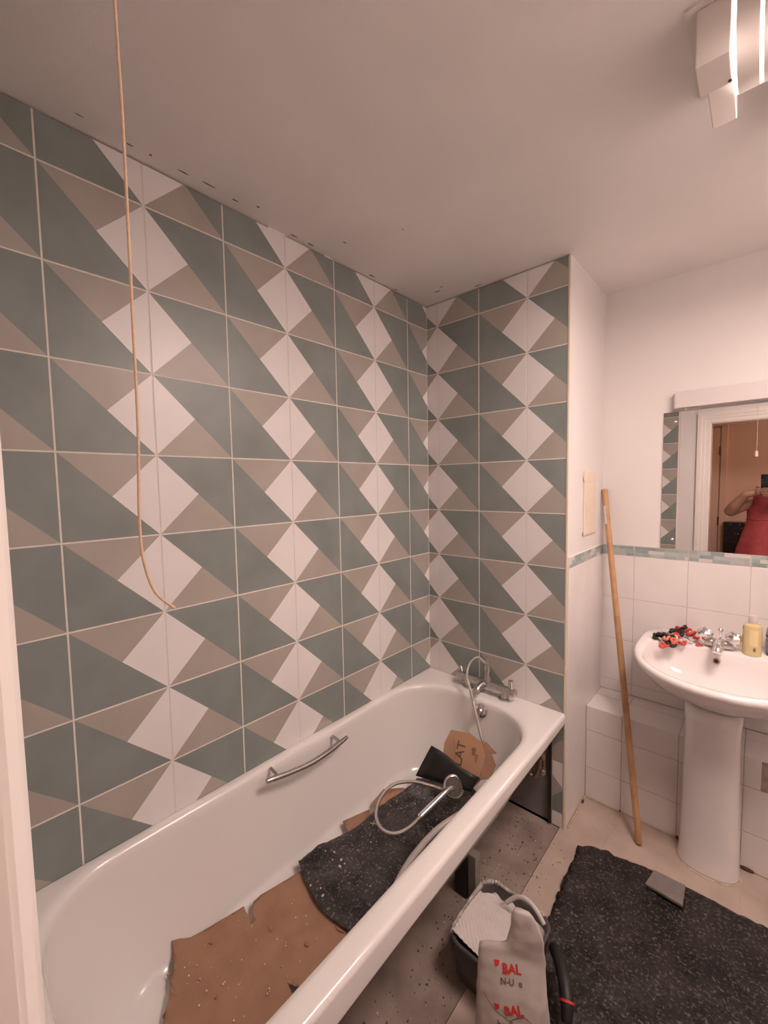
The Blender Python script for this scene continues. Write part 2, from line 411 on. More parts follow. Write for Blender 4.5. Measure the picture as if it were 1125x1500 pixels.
for px, py, L, W in [(190,212,.009,.002),(221,227,.004,.003),(268,252,.018,.0022),(305,270,.02,.0018),(344,293,.012,.002),(378,303,.006,.003),(430,345,.02,.002),(455,358,.016,.003),
                     (545,404,.022,.003),(580,424,.012,.002),(640,427,.02,.003),(647,420,.008,.002),(700,418,.02,.003),(505,355,.008,.002),(115,348-180,.01,.001),(590,336,.006,.001)]:
    p = M(px, py, 2, .512)
    chip(p, math.pi/2 if px < 615 else 0, L, W, ceiling)
# ------------------------------------------------------------------ white glazed tiles
def wtile(w_, h_):
    key = ('w', round(w_,4), round(h_,4))
    if key in TCACHE: return TCACHE[key]
    b = .0012
    mb = MB().rings([[Vector((0,0,-PR)),Vector((w_,0,-PR)),Vector((w_,h_,-PR)),Vector((0,h_,-PR))],
                     [Vector((0,0,-b*.5)),Vector((w_,0,-b*.5)),Vector((w_,h_,-b*.5)),Vector((0,h_,-b*.5))],
                     [Vector((b,b,0)),Vector((w_-b,b,0)),Vector((w_-b,h_-b,0)),Vector((b,h_-b,0))]], cap0=False)
    TCACHE[key] = mb.mesh('tile', ['glaze']); return TCACHE[key]
def wlay(parent, org, e1, e2, e3, us, vs, skip=()):
    g = .0011
    for i in range(len(us)-1):
        for j in range(len(vs)-1):
            if (i, j) in skip: continue
            w_, h_ = us[i+1]-us[i]-2*g, vs[j+1]-vs[j]-2*g
            if w_ < .006 or h_ < .006: continue
            o = link('tile', wtile(w_, h_), parent)
            jit = R_.uniform(-.0003, .0003)
            o.matrix_world = frame(Vector(org)+Vector(e1)*(us[i]+g)+Vector(e2)*(vs[j]+g)+Vector(e3)*jit, Vector(e1), Vector(e2), Vector(e3))
xj = [XN+.002, 3.71*S] + [(3.71+.923*k)*S for k in range(1, 6)] + [XR]
zr = [(10-z)*S for z in (8.03, 7.79, 6.86, 5.935, 5.012)]
T_Y = YB - .006
build('tile_bed', MB().box((XN+.001, T_Y+PR, BOXZ), (XR, YB, (10-4.8)*S)), 'wallgrout', wall_back)
wlay(wall_back, (0,T_Y,0), (1,0,0), (0,0,1), (0,-1,0), xj, zr)
T_X = XN + .006
yj = [YE+.008, T_Y]
build('tile_bed', MB().box((XN, YE+.007, 0), (T_X-PR, T_Y, (10-4.8)*S)), 'grout', wall_return)
zr2 = [.002, zr[-1]]
wlay(wall_return, (T_X,0,0), (0,1,0), (0,0,1), (1,0,0), yj, zr2)
xb = [T_X+.001, 3.764*S, 4.68*S, 5.575*S] + [(5.575+.92*k)*S for k in range(1, 4)] + [XR]
zb = [.002, .66*S, 1.46*S, BOXZ]
wlay(boxing, (0,XBOX_Y,0), (1,0,0), (0,0,1), (0,-1,0), xb, zb, skip={(3, 2)})
wlay(boxing, (0,0,BOXZ), (1,0,0), (0,1,0), (0,0,1), xb, [XBOX_Y, 8.6*S, T_Y])
wlay(boxing, (0,XBOX_Y,0), (1,0,0), (0,0,1), (0,-1,0), [5.575*S, 5.80*S], [1.46*S, BOXZ])
# mosaic border tiles
def border(seed, w_, h_):
    r = random.Random(seed); mb = MB(); rows = 3; rh = h_/rows
    for j in range(rows):
        x = -r.uniform(0, .04)
        while x < w_:
            L = r.uniform(.028, .075); a, b = max(x, 0)+.0003, min(x+L, w_)-.0003
            if b-a > .003: mb.box((a, j*rh+.0003, -PR), (b, (j+1)*rh-.0003, r.choice((0, .0003))), r.choices((0,1,2,3), (4,4,2.2,2.2))[0])
            x += L
    mb.box((0, 0, -PR), (w_, h_, -.0006), 2)
    me = mb.mesh('border_tile', ['bt1','bt2','bt3','bt4']); return me
zb0, zb1 = (10-5.012)*S+.001, (10-4.80)*S
for i in range(len(xj)-1):
    o = link('border_tile', border(i, xj[i+1]-xj[i]-.003, zb1-zb0-.001), wall_back)
    o.matrix_world = frame(Vector((xj[i]+.0015, T_Y, zb0)), Vector((1,0,0)), Vector((0,0,1)), Vector((0,-1,0)))
for i in range(len(yj)-1):
    o = link('border_tile', border(20+i, yj[i+1]-yj[i]-.003, zb1-zb0-.001), wall_return)
    o.matrix_world = frame(Vector((T_X, yj[i]+.0015, zb0)), Vector((0,1,0)), Vector((0,0,1)), Vector((1,0,0)))
# grime and old sealant at the floor line
build('sealant', MB().tube([(T_X+.004, YE+.02, .003), (T_X+.005, 7.2*S, .004), (T_X+.004, 7.6*S, .003), (T_X+.004, XBOX_Y-.006, .004)], .004, 6), 'silicone', wall_return)
build('sealant', MB().tube([(T_X+.01, XBOX_Y-.003, .002), (3.8*S, XBOX_Y-.004, .003), (4.3*S, XBOX_Y-.003, .002), (4.7*S, XBOX_Y-.004, .003)], .003, 6), 'silicone', boxing)
build('mould_patch', MB().ico((3.764*S, XBOX_Y-.004, .005), .005, seg=6, sc=(.8,.5,1.4)), 'mould', boxing)
build('mould_patch', MB().ico((4.70*S, XBOX_Y-.004, .006), .006, seg=6, sc=(.8,.5,1.4)), 'mould', boxing)
build('mould_patch', MB().ico((5.66*S, XBOX_Y-.003, .005), .012, seg=6, sc=(2,.6,.6)), 'mould', boxing)
build('mould_patch', MB().ico((T_X+.006, XBOX_Y-.05, .006), .008, seg=6, sc=(.6,1.6,.8)), 'mould', boxing)
# black batten where the bath panel stood, and the pipe hole
build('batten', MB().box((2.80*S, YE-.012, .01), (2.84*S, YE+.01, RIMZ-.06)), 'black', wall_far)
# ------------------------------------------------------------------ ceiling light (the room's lamp)
cl = thing('ceiling_light', P(5.05, 3.56, .512), 'white ceiling strip light with boxy end cap above the room', 'ceiling light')
LX0, LX1 = 5.05*S, 8.3*S
build('base_plate', MB().box((LX0, 3.55*S, CEIL-.006), (5.75*S, 4.66*S, CEIL-.0005)), 'lampwhite', cl)
zb_ = (10.03)*S
build('end_cap', MB().box((5.125*S, 3.6*S, zb_), (5.355*S, 3.97*S, CEIL-.0065)), 'lampwhite', cl, bevel=.002)
sm = MB().box((5.17*S, 3.975*S, 10.12*S), (5.36*S, 4.62*S, CEIL-.0065))
build('bracket', sm, 'lampwhite', cl, bevel=.002)
def lamp_ring(x, a=0.):
    pts = []
    for k in range(13):
        t = math.pi*k/12
        pts.append(Vector((x, (4.0 - .40*math.cos(t)*(1+a))*S, CEIL-.0065 - (.45+a*.2)*S*math.sin(t)**.55)))
    return pts
build('diffuser', MB().rings([lamp_ring(5.385*S), lamp_ring(5.53*S)]), 'lampwhite', cl, smooth=True)
build('lit_seam', MB().rings([lamp_ring(5.362*S, -.015), lamp_ring(5.384*S, -.015)]), 'seam', cl, smooth=True)
build('lit_seam', MB().rings([lamp_ring(5.532*S, -.015), lamp_ring(5.554*S, -.015)]), 'seam', cl, smooth=True)
build('diffuser', MB().rings([lamp_ring(5.555*S), lamp_ring(5.74*S)]), 'lampwhite', cl, smooth=True)
build('unseen_tray', MB().rings([rrect(5.76*S, 7.9*S, 2.95*S, 5.35*S, .04, CEIL-.0005), rrect(5.76*S, 7.9*S, 2.95*S, 5.35*S, .04, 10.085*S)]), 'lampwhite', cl, smooth=True)  # unseen opaque surround, added to keep direct light off the ceiling
build('unseen_lit_panel', MB().rings([rrect(5.78*S, 7.88*S, 2.97*S, 5.33*S, .04, 10.083*S), rrect(5.79*S, 7.87*S, 2.98*S, 5.32*S, .04, 10.045*S), rrect(5.9*S, 7.76*S, 3.09*S, 5.21*S, .035, 10.00*S)]), 'glow', cl, smooth=True)  # unseen lit panel, placed and sized to set the brightness on the walls
build('screw', MB().lathe([(.003,0),(.003,.0015)], (5.34*S, 3.93*S, zb_-.0015), 10), 'mould', cl)
# ------------------------------------------------------------------ bath
BY0, BY1 = YNT+.001, YE-.001
bath = thing('bathtub', (.34, .65, 0), 'white enamel bathtub full of cardboard and black sheeting', 'bathtub')
X1 = 3.09*S
lipz = RIMZ-.075
def ring(x0, x1, y0, y1, r, z): return rrect(x0, x1, y0, y1, r, z, 10)
sh = []
fz = (10-9.34)*S
ix0, ix1, iy0, iy1 = .14*S, 2.80*S, -.52*S, 6.22*S
fx0, fx1, fy0, fy1 = .40*S, 2.20*S, .12*S, 5.76*S
R4 = [.20, .20, .17, .17]
def lerp(a, b, t): return a + (b-a)*t
inner = []
for t, d in [(0,0),(.06,.012),(.16,.04),(.35,.12),(.6,.33),(.8,.58),(.92,.80),(1,.97)]:
    z = lerp(RIMZ-.012, fz, t); e = d
    inner.append(ring(lerp(ix0,fx0,e), lerp(ix1,fx1,e), lerp(iy0,fy0,e), lerp(iy1,fy1,e), [lerp(q, .15, e) for q in R4], z))
inner.append(ring(fx0+.05, fx1-.05, fy0+.06, fy1-.06, .11, fz-.004))
inner.append(ring(fx0+.14, fx1-.14, fy0+.25, fy1-.25, .06, fz-.006))
outer_under = []
for t, d in [(1,.97),(.8,.58),(.6,.33),(.35,.12),(.2,.05)]:
    z = lerp(RIMZ-.012, fz, t)-.012
    outer_under.append(ring(lerp(ix0,fx0,d)-.012, lerp(ix1,fx1,d)+.012, lerp(iy0,fy0,d)-.012, lerp(iy1,fy1,d)+.012, [lerp(q, .15, d) for q in R4], z))
c4 = [.008, .004, .004, .008]
def lip(r):
    for v in r: v.z += RIMZ - lerp(.086, .040, min(1, max(0, (v.y/S-.8)/5.5)))
    return r
tub = list(outer_under)
tub += [ring(.003, X1-.006, BY0+.003, BY1-.002, c4, RIMZ-.02), lip(ring(.003, X1-.005, BY0+.003, BY1-.002, c4, 0)), lip(ring(.001, X1-.001, BY0, BY1, c4, 0)), lip(ring(.001, X1-.0005, BY0, BY1, c4, .004)), ring(.001, X1, BY0, BY1, c4, RIMZ-.016),
        ring(0.0005, X1, BY0, BY1, c4, RIMZ-.012), ring(.001, X1-.003, BY0, BY1, c4, RIMZ-.003), ring(.002, X1-.008, BY0+.002, BY1-.002, c4, RIMZ), ring(.003, X1-.013, BY0+.003, BY1-.003, c4, RIMZ+.0002), ring(ix0-.015, ix1+.024, iy0-.022, iy1+.022, R4, RIMZ),
        ring(ix0-.012, ix1+.016, iy0-.016, iy1+.016, R4, RIMZ-.001), ring(ix0-.004, ix1+.005, iy0-.005, iy1+.005, R4, RIMZ-.004)]
tub += inner
build('shell', MB().rings(tub), 'enamel', bath, smooth='all')
# grab handle on the wall side
a, b = M(393,1143,0,.34), M(506,1081,0,.34)
def hp(t, off, dz=0): return a.lerp(b, t) + Vector((off, 0, dz))
gh = build('grab_handle', MB().tube([hp(-.02,0), hp(.08,.004,-.003), hp(.3,.010,-.010), hp(.5,.012,-.013), hp(.7,.010,-.010), hp(.92,.004,-.003), hp(1.02,0)], [.0075,.009,.0095,.0095,.0095,.009,.0075], 12), 'chromed', bath, smooth='all', label='curved chrome grab handle')
for t in (.10, .90): build('bracket', MB().tube([hp(t,-.04,.006), hp(t,-.012,.004), hp(t,.004,-.003)], [.006,.006,.006], 10, smooth=False), 'chromed', gh, smooth=True)
# overflow
ov = M(703, 1042, 1, 6.13)
of = build('overflow', MB().lathe([(.030,0),(.030,.004),(.024,.008),(.012,.009)], ov+Vector((0,.010,0)), 24, (0,-1,.25)), 'chrome', bath, smooth=True, label='round chrome overflow')
build('overflow_cap', MB().lathe([(.014,0),(.014,.012),(.010,.016)], ov+Vector((0,.004,0)), 20, (0,-1,.25)), 'chromed', of, smooth=True)
# support legs under the rim
lg = M(676, 1300, 2, -10)
lx, ly = 2.30*S, 4.5*S
build('leg', MB().box((lx-.03, ly-.02, -.002), (lx+.018, ly+.022, .128)), 'black', bath, bevel=.002)
build('leg', MB().box((lx+.020, ly-.012, -.002), (lx+.05, ly+.02, .165)), 'board', bath, bevel=.002)
build('leg', MB().box((lx-.022, .30, -.002), (lx+.022, .34, .128)), 'black', bath, bevel=.002)
# ------------------------------------------------------------------ bath mixer tap
tc = P(1.6, 6.5, -7.72)
tap = thing('bath_mixer_tap', tc, 'chrome bath shower mixer tap on the bath end', 'tap')
TL, TR = P(1.17, 6.52, -7.72), P(1.99, 6.52, -7.72)
TL.z += .001; TR.z += .001; up = Vector((0,0,1))
for q in (TL, TR): build('pillar', MB().lathe([(.024,0),(.024,.006),(.015,.010),(.014,.04)], q, 18), 'chromed', tap, smooth=True)
bz = up*.042
build('body', MB().tube([TL+bz-Vector((.022,0,0)), TR+bz+Vector((.022,0,0))], .018, 16, smooth=False), 'chromed', tap, smooth=True)
mid = TL.lerp(TR, .5)+bz
build('spout', MB().tube([mid, mid+Vector((-.006,-.035,.002)), mid+Vector((-.008,-.06,-.006)), mid+Vector((-.008,-.068,-.022))], [.016,.015,.013,.012], 14), 'chromed', tap, smooth='all')
build('diverter', MB().lathe([(.016,0),(.017,.02),(.011,.028),(.010,.045),(.013,.05),(.013,.075),(.009,.085),(.008,.10),(.006,.115)], mid+Vector((.008,.0,.012)), 16), 'chromed', tap, smooth=True)
for q, dx in ((TL,-1),(TR,1)):
    c = q + bz + Vector((dx*.03,0,0))
    hd = build('lever', MB().lathe([(.020,0),(.021,.01),(.019,.03),(.014,.034)], c - Vector((dx*.01,0,0)), 16, (dx,0,0)), 'chromed', tap, smooth=True)
    if dx > 0: build('lever_arm', MB().tube([c+up*-.03, c+up*.05], [.011,.010], 12, smooth=False), 'chrome', hd, smooth=True)
    else: build('lever_arm', MB().tube([c, c+Vector((-.012,.012,.03)), c+Vector((-.02,.015,.038))], [.008,.006,.005], 10), 'chrome', hd, smooth=True)
# hose and hand shower
hs = thing('hand_shower', P(1.5, 4.5, -9.3), 'chrome hand shower lying on its looped hose in the bath', 'shower head')
hp0 = mid + Vector((.008,0,.125))
def B(px, py, z): return M(px, py, 2, z)
def BY(px, py, y): return M(px, py, 1, y)
head_c = B(664, 1152, -8.82); grip_e = B(614, 1198, -9.0)
path = [hp0, BY(712,972,6.5), BY(700,963,6.46), BY(688,972,6.36), BY(684,990,6.24), BY(689,1010,6.12), BY(697,1045,6.02), BY(704,1075,5.92), BY(711,1105,5.80), BY(708,1130,5.66), BY(697,1147,5.45),
        B(680,1155,-8.95), B(655,1158,-9.02), B(632,1151,-9.0), B(605,1145,-8.98), B(577,1149,-8.96), B(558,1168,-8.98), B(551,1193,-9.02), B(558,1213,-9.05), B(576,1221,-9.05), B(597,1214,-9.03), grip_e]
build('hose', MB().tube(path, .0062, 10, sub=8), 'hose', hs, smooth='all', label='flexible metal hose')
gdir = (head_c - grip_e)
build('handle', MB().tube([grip_e, grip_e.lerp(head_c,.08), grip_e.lerp(head_c,.5)+up*.004, grip_e.lerp(head_c,.85)+up*.006, head_c-up*.004], [.010,.012,.0115,.012,.014], 14), 'chrome', hs, smooth='all')
hn = (P(*CU)-head_c).normalized()*.8 + Vector((.3,.0,.15)); hn.normalize()
hd = build('spray_head', MB().lathe([(.016,-.022),(.034,-.012),(.041,0),(.041,.008),(.036,.011)], head_c, 28, hn), 'chrome', hs, smooth=True)
build('spray_face', MB().lathe([(.035,.0105),(.033,.0125),(.014,.0125),(.013,.0145)], head_c, 28, hn), 'sprayface', hd, smooth=True)
for k in range(14):
    a_ = 2*math.pi*k/14; q = Vector((0,0,1)).rotation_difference(hn)
    build('nozzle', MB().lathe([(.0022,.012),(.0016,.0145)], head_c + q @ Vector((.025*math.cos(a_), .025*math.sin(a_), 0)), 6, hn), 'black', hd)
wh = build('waste_hose', MB().tube([B(705,1182,-8.7), B(672,1194,-8.78), B(640,1216,-8.86), B(612,1246,-8.92), B(592,1275,-8.97), B(578,1305,-9.0), B(572,1335,-9.03)], .0105, 12), 'greyhose', smooth='all')
tag(wh, 'grey plastic hose curving under the bath rim', 'hose')
# ------------------------------------------------------------------ sheets in the bath
from mathutils.bvhtree import BVHTree
_tm = MB().rings(inner, cap0=False); TUB = BVHTree.FromPolygons([tuple(v) for v in _tm.v], _tm.f)
def tubz(x, y):
    """height of the bath's inside under a point (u units in, u out)"""
    h = TUB.ray_cast(Vector((x*S, y*S, 1.0)), Vector((0,0,-1)))
    return h[0].z/S - 10 if h[0] else -7.75
def sheet(name, outline, zf, mats, label, cat, th=.002, step=.07, jag=0., sub=None, seed=1):
    """thin sheet filling an outline (u units, plan) draped by zf(x, y) in u"""
    rr = random.Random(seed); pts = []
    for i in range(len(outline)):
        p, q = outline[i], outline[(i+1) % len(outline)]
        n = max(1, int(math.hypot(q[0]-p[0], q[1]-p[1])/step))
        for k in range(n):
            t = k/n; j = jag if k else jag*.3
            pts.append((lerp(p[0],q[0],t)+rr.uniform(-j,j), lerp(p[1],q[1],t)+rr.uniform(-j,j)))
    bm = bmesh.new(); vs = [bm.verts.new((x, y, 0)) for x, y in pts]; bm.faces.new(vs)
    xs = [p[0] for p in pts]; ys = [p[1] for p in pts]
    x = min(xs)+step
    while x < max(xs):
        bmesh.ops.bisect_plane(bm, geom=bm.verts[:]+bm.edges[:]+bm.faces[:], plane_co=(x,0,0), plane_no=(1,0,0)); x += step
    y = min(ys)+step
    while y < max(ys):
        bmesh.ops.bisect_plane(bm, geom=bm.verts[:]+bm.edges[:]+bm.faces[:], plane_co=(0,y,0), plane_no=(0,1,0)); y += step
    for v in bm.verts: v.co = P(v.co.x, v.co.y, zf(v.co.x, v.co.y))
    bmesh.ops.recalc_face_normals(bm, faces=bm.faces[:])
    if sum(f.normal.z for f in bm.faces) < 0: bmesh.ops.reverse_faces(bm, faces=bm.faces[:])
    me = bpy.data.meshes.new(name); bm.to_mesh(me); bm.free()
    for m in mats: me.materials.append(MT[m])
    for p in me.polygons: p.use_smooth = True
    o = link(name, me); so = o.modifiers.new('thick', 'SOLIDIFY'); so.thickness = th; so.offset = 1
    return tag(o, label, cat)
def uv(px, py, z): p = at(px, py, 2, z); return (p.x, p.y)
zc = -9.24
card = [uv(252,1393,zc), uv(262,1386,zc), uv(357,1328,zc), uv(369,1354,zc), uv(371,1322,zc), uv(382,1312,zc), uv(440,1277,zc), (.75,2.9), (1.9,2.9), (2.25,2.2), (2.05,1.72), uv(421,1440,zc), (1.92,1.50), (2.0,.75), (1.5,.30), (1.0,.42), (.70,.62), uv(262,1462,zc), uv(249,1440,zc), uv(255,1420,zc)]
c1 = sheet('cardboard_sheet', card, lambda x, y: max(tubz(x, y)+.02, -9.25 + .015*noise.noise(Vector((x*1.3, y*1.3, 0)))), ['card'], 'large torn brown cardboard sheet at the sloping end of the bath', 'cardboard', th=.004, jag=.003)
for q, rx, ry in [((1.05,1.75),.045,.05),((1.55,1.95),.05,.035),((1.72,2.35),.09,.05),((.62,1.15),.03,.03),((1.22,.92),.025,.025)]:
    n = 10; pl = []
    for k in range(n):
        a_ = 2*math.pi*k/n; f_ = fr.uniform(.6,1.1); pl.append(P(q[0]+rx*f_*math.cos(a_), q[1]+ry*f_*math.sin(a_), max(tubz(*q)+.02,-9.25)+.034))
    build('damp_stain', MB().prism(pl, (0,0,1), .0006), 'wooddark', c1)
# torn edge scraps of the big sheet
for px, py in [(248,1432),(256,1462),(246,1482),(262,1492),(270,1497)]:
    p = B(px, py, -9.3); pl = [p + Vector((fr.uniform(-.014,.014), fr.uniform(-.014,.014), fr.uniform(0,.006))) for k in range(5)]
    c_ = sum(pl, Vector())/5; pl.sort(key=lambda v: math.atan2(v.y-c_.y, v.x-c_.x))
    build('torn_scrap', MB().prism(pl, (0,0,1), .003), 'wooddark' if px != 256 else 'cardlight', c1)
zc2 = -9.15
s1 = sheet('cardboard_flap', [uv(502,1197,zc2), uv(541,1180,zc2), uv(548,1200,zc2), (1.0,3.9), (.95,3.45), uv(510,1215,zc2)], lambda x, y: max(tubz(x,y)+.03, -9.24), ['card'], 'small cardboard flap poking out above the black sheet', 'cardboard', th=.004)
s2 = sheet('cardboard_flap', [uv(546,1170,zc2), uv(562,1152,zc2), uv(590,1150,zc2), (1.1,4.9), (1.1,4.4), uv(551,1190,zc2)], lambda x, y: max(tubz(x,y)+.035, -9.22), ['cardlight'], 'crumpled brown cardboard piece under the hose loop', 'cardboard', th=.004)
# black dusty sheet in the bath with its far corner turned up
def bz_(x, y):
    base = max(tubz(x, y)+.06, -9.19)
    n = .05*noise.noise(Vector((x*2.2, y*2.2, 3))) + .022*noise.noise(Vector((x*6, y*6, 1)))
    return base + abs(n)
zs = -9.16
blk = [uv(437,1260,zs), uv(470,1236,zs), uv(520,1212,zs), uv(556,1180,zs), uv(600,1150,zs), uv(612,1138,zs), (1.05,5.35), (1.6,5.75), (2.2,5.45), (2.42,4.4), (2.42,3.0), (2.25,2.55), uv(512,1362,zs), uv(488,1346,zs), uv(466,1325,zs), uv(447,1290,zs)]
sheet('black_sheet', blk, bz_, ['blacksheet'], 'black dusty plastic sheet crumpled over cardboard in the bath', 'plastic sheet', th=.0015, step=.045, jag=.006)
fp = [BY(609,1136,5.0), BY(632,1092,5.15), BY(702,1140,5.32), BY(690,1160,5.15), BY(650,1168,4.9)]
mb = MB(); n = 6
top_, bot_ = [], []
for k in range(n+1):
    t = k/n; top_.append(fp[1].lerp(fp[2], t) + Vector((0,.006*math.sin(t*7),0))); bot_.append(fp[0].lerp(fp[3], t))
mb.rings([[q.lerp(p, j/5) + Vector((0, -.003*math.sin(math.pi*j/5), 0)) for j in range(6)] for p, q in zip(top_, bot_)], cap0=False, cap1=False, closed=False)
o = build('sheet_flap', mb, 'black', smooth='all'); so = o.modifiers.new('t','SOLIDIFY'); so.thickness = .002
tag(o, 'smooth black folded corner sticking up at the tap end of the bath', 'plastic sheet')
# printed cardboard box leaning against the tap end
yb_ = 5.72
q0_, q1_, q2_ = BY(650,1124,5.25), BY(663,1069,5.66), BY(706,1088,5.66)
e1 = (q1_-q0_).normalized(); e3 = (q2_-q1_).cross(q0_-q1_).normalized()
if e3.dot(P(*CU)-q0_) < 0: e3 = -e3
e2 = e3.cross(e1).normalized()
def onplane(px, py, off=0.):
    d = CAM_R*((px-562.5)/FPX)+CAM_D*((py-750)/FPX)+CAM_F; o_ = P(*CU); return o_ + d*((q0_-o_).dot(e3)/d.dot(e3)) + e3*off
o1 = [onplane(x, y) for x, y in ((647,1124),(651,1088),(661,1069),(688,1074),(704,1086),(711,1108),(702,1138),(668,1138))]
bx = thing('cardboard_box', o1[0], 'flattened printed cardboard box leaning at the tap end of the bath', 'cardboard')
build('panel', MB().prism(o1, -e3, .004), 'cardlight', bx)
o2 = [onplane(x, y, -.006) for x, y in ((704,1086),(712,1087),(727,1103),(719,1104),(725,1120),(717,1140),(702,1142),(711,1108))]
build('side_panel', MB().prism(o2, -e3, .004), 'card', bx)
def text_mesh(txt, size, bold=0.0, shear=0.):
    cu = bpy.data.curves.new('txt', 'FONT'); cu.body = txt; cu.size = size; cu.align_x = 'CENTER'; cu.align_y = 'CENTER'; cu.offset = bold; cu.shear = shear; cu.resolution_u = 3
    ob = bpy.data.objects.new('txt', cu); COL.objects.link(ob)
    dg = bpy.context.evaluated_depsgraph_get(); me = bpy.data.meshes.new_from_object(ob.evaluated_get(dg))
    bpy.data.objects.remove(ob); return me
def print_on(name, txt, c, e1, e2, e3, size, m, parent, bold=0., surf=None, squash=1.):
    me = text_mesh(txt, size, bold); me.materials.clear(); me.materials.append(MT[m])
    for v in me.vertices:
        x, y = v.co.x*squash, v.co.y
        v.co = surf(x, y) if surf else (Vector(c) + e1*x + e2*y + e3*.0012)
    o = link(name, me, parent)
    if parent.type == 'EMPTY': o.matrix_parent_inverse = Matrix.Translation(parent.location).inverted()
    return o
print_on('lettering', 'LAT', onplane(674,1104), e1, e2, e3, .052, 'cardprint', bx, .0004)
print_on('lettering', '#B', onplane(694,1101), e1, e2, e3, .026, 'cardprint', bx)
print_on('lettering', '=H', onplane(698,1112), e1, e2, e3, .022, 'cardprint', bx)
build('fold_line', MB().prism([onplane(664,1084), onplane(665,1084), onplane(669,1124), onplane(668,1124)], e3, .0004), 'wooddark', bx)
# small cross of tile spacer and plaster crumbs lying on the sheet
sp = B(547, 1209, -9.2)
cr = build('tile_spacer', MB().box(sp+Vector((-.012,-.0015,.006)), sp+Vector((.012,.0015,.009))).box(sp+Vector((-.0015,-.012,.006)), sp+Vector((.0015,.012,.009))), 'crumbl')
cr.data.transform(Matrix.Translation(sp) @ Matrix.Rotation(.5, 4, 'Z') @ Matrix.Translation(-sp))
tag(cr, 'white cross tile spacer lying on the black sheet in the bath', 'tile spacer')
def crumbs(name, spots, m, label, parent=None):
    mb = MB()
    for p, r in spots:
        mb.ico(p + Vector((0,0,r*.5)), r, seg=3, sc=(fr.uniform(.6,1.3), fr.uniform(.6,1.3), .7))
    o = build(name, mb, m); o['kind'] = 'stuff'; o['label'] = label; o['category'] = 'debris'; return o
sp_ = []
for px, py, r in [(490,1251,.0045),(500,1263,.005),(498,1273,.006),(473,1315,.0045),(487,1262,.003),(470,1305,.003),(505,1268,.003),(455,1300,.003)]:
    p = at(px,py,2,-9.2); sp_.append((P(p.x,p.y,bz_(p.x,p.y)+.012), r))
for k in range(45):
    x, y = fr.uniform(.6,2.2), fr.uniform(2.7,5.2); sp_.append((P(x,y,bz_(x,y)+.012), fr.uniform(.0012,.0026)))
for k in range(60):
    x, y = fr.uniform(.6,2.0), fr.uniform(.7,2.5); sp_.append((P(x,y,max(tubz(x,y)+.02,-9.25)+.03), fr.uniform(.0012,.0028)))
crumbs('plaster_crumbs', sp_, 'crumbl', 'pale plaster crumbs scattered over the sheets in the bath')
sp_ = []
for k in range(260):
    x, y = fr.uniform(2.2,2.98), fr.uniform(.9,6.6); sp_.append((P(x,y,-10.012), fr.uniform(.001,.0035)))
for k in range(60):
    x, y = fr.uniform(2.9,3.3), fr.uniform(3.5,6.5); sp_.append((P(x,y,-10), fr.uniform(.001,.0022)))
crumbs('floor_grit', sp_, 'crumb', 'dark grit on the bare concrete beside the bath')
sp_ = []
for k in range(70):
    x, y = fr.uniform(2.2,2.98), fr.uniform(.9,6.6); sp_.append((P(x,y,-10.012), fr.uniform(.001,.003)))
for k in range(90):
    x, y = fr.uniform(3.1,5.6), fr.uniform(6.5,7.8); sp_.append((P(x,y,-10), fr.uniform(.0008,.002)))
crumbs('floor_dust', sp_, 'crumbl', 'pale dust crumbs on the floor')
# pipes in the gap under the bath end
pp = thing('bath_pipes', P(2.5, 6.6, -10), 'tarnished pipes and waste trap in the gap under the bath taps', 'pipe')
build('trap', MB().tube([BY(800,1092,6.6), BY(792,1110,6.55), BY(790,1125,6.5), BY(783,1137,6.5), BY(776,1132,6.5), BY(774,1120,6.5)], .008, 10), 'brass', pp, smooth='all')
build('valve', MB().lathe([(.010,0),(.014,.006),(.014,.02),(.010,.026)], BY(794,1112,6.52), 10), 'brass', pp, smooth=True)
build('valve', MB().lathe([(.009,0),(.012,.006),(.012,.018),(.009,.024)], BY(795,1134,6.52), 10), 'chromed', pp, smooth=True)
build('pipe', MB().tube([BY(796,1134,6.66), BY(797,1090,6.66), BY(800,1060,6.66)], .007, 10), 'brass', pp, smooth='all')
# ------------------------------------------------------------------ wooden stick
st = thing('wooden_pole', M(936,1238,2,-10), 'long wooden broom handle leaning in the corner by the basin', 'wooden pole')
b0 = M(936,1236,2,-9.98); b1 = P(3.115, 8.90, -3.60) + Vector((.013, 0, 0))
b1 = M(885.5, 717, 1, 8.90)
rad = .0125
b0.z += .004
build('shaft', MB().tube([b0, b0.lerp(b1,.33)], rad, 16, smooth=False), 'wood', st, smooth=True)
build('shaft', MB().tube([b0.lerp(b1,.33), b0.lerp(b1,.60)], rad*1.002, 16, smooth=False), 'woodmid', st, smooth=True)
build('shaft', MB().tube([b0.lerp(b1,.60), b0.lerp(b1,1)], rad, 16, smooth=False), 'wood', st, smooth=True)
ax_ = (b1-b0).normalized(); tocam = (P(*CU)-b1); tocam = (tocam - ax_*tocam.dot(ax_)).normalized(); sd = ax_.cross(tocam)
lab = []
for k in range(7):
    q = b0.lerp(b1, .885 + .045*k/6*1.3)
    lab.append([q + (tocam*math.cos(a_)+sd*math.sin(a_))*(rad+.0006) for a_ in [(-1.25+.17*i) for i in range(7)]])
build('sticker', MB().rings(lab, cap0=False, cap1=False, closed=False), 'label', st, label='worn white price sticker')
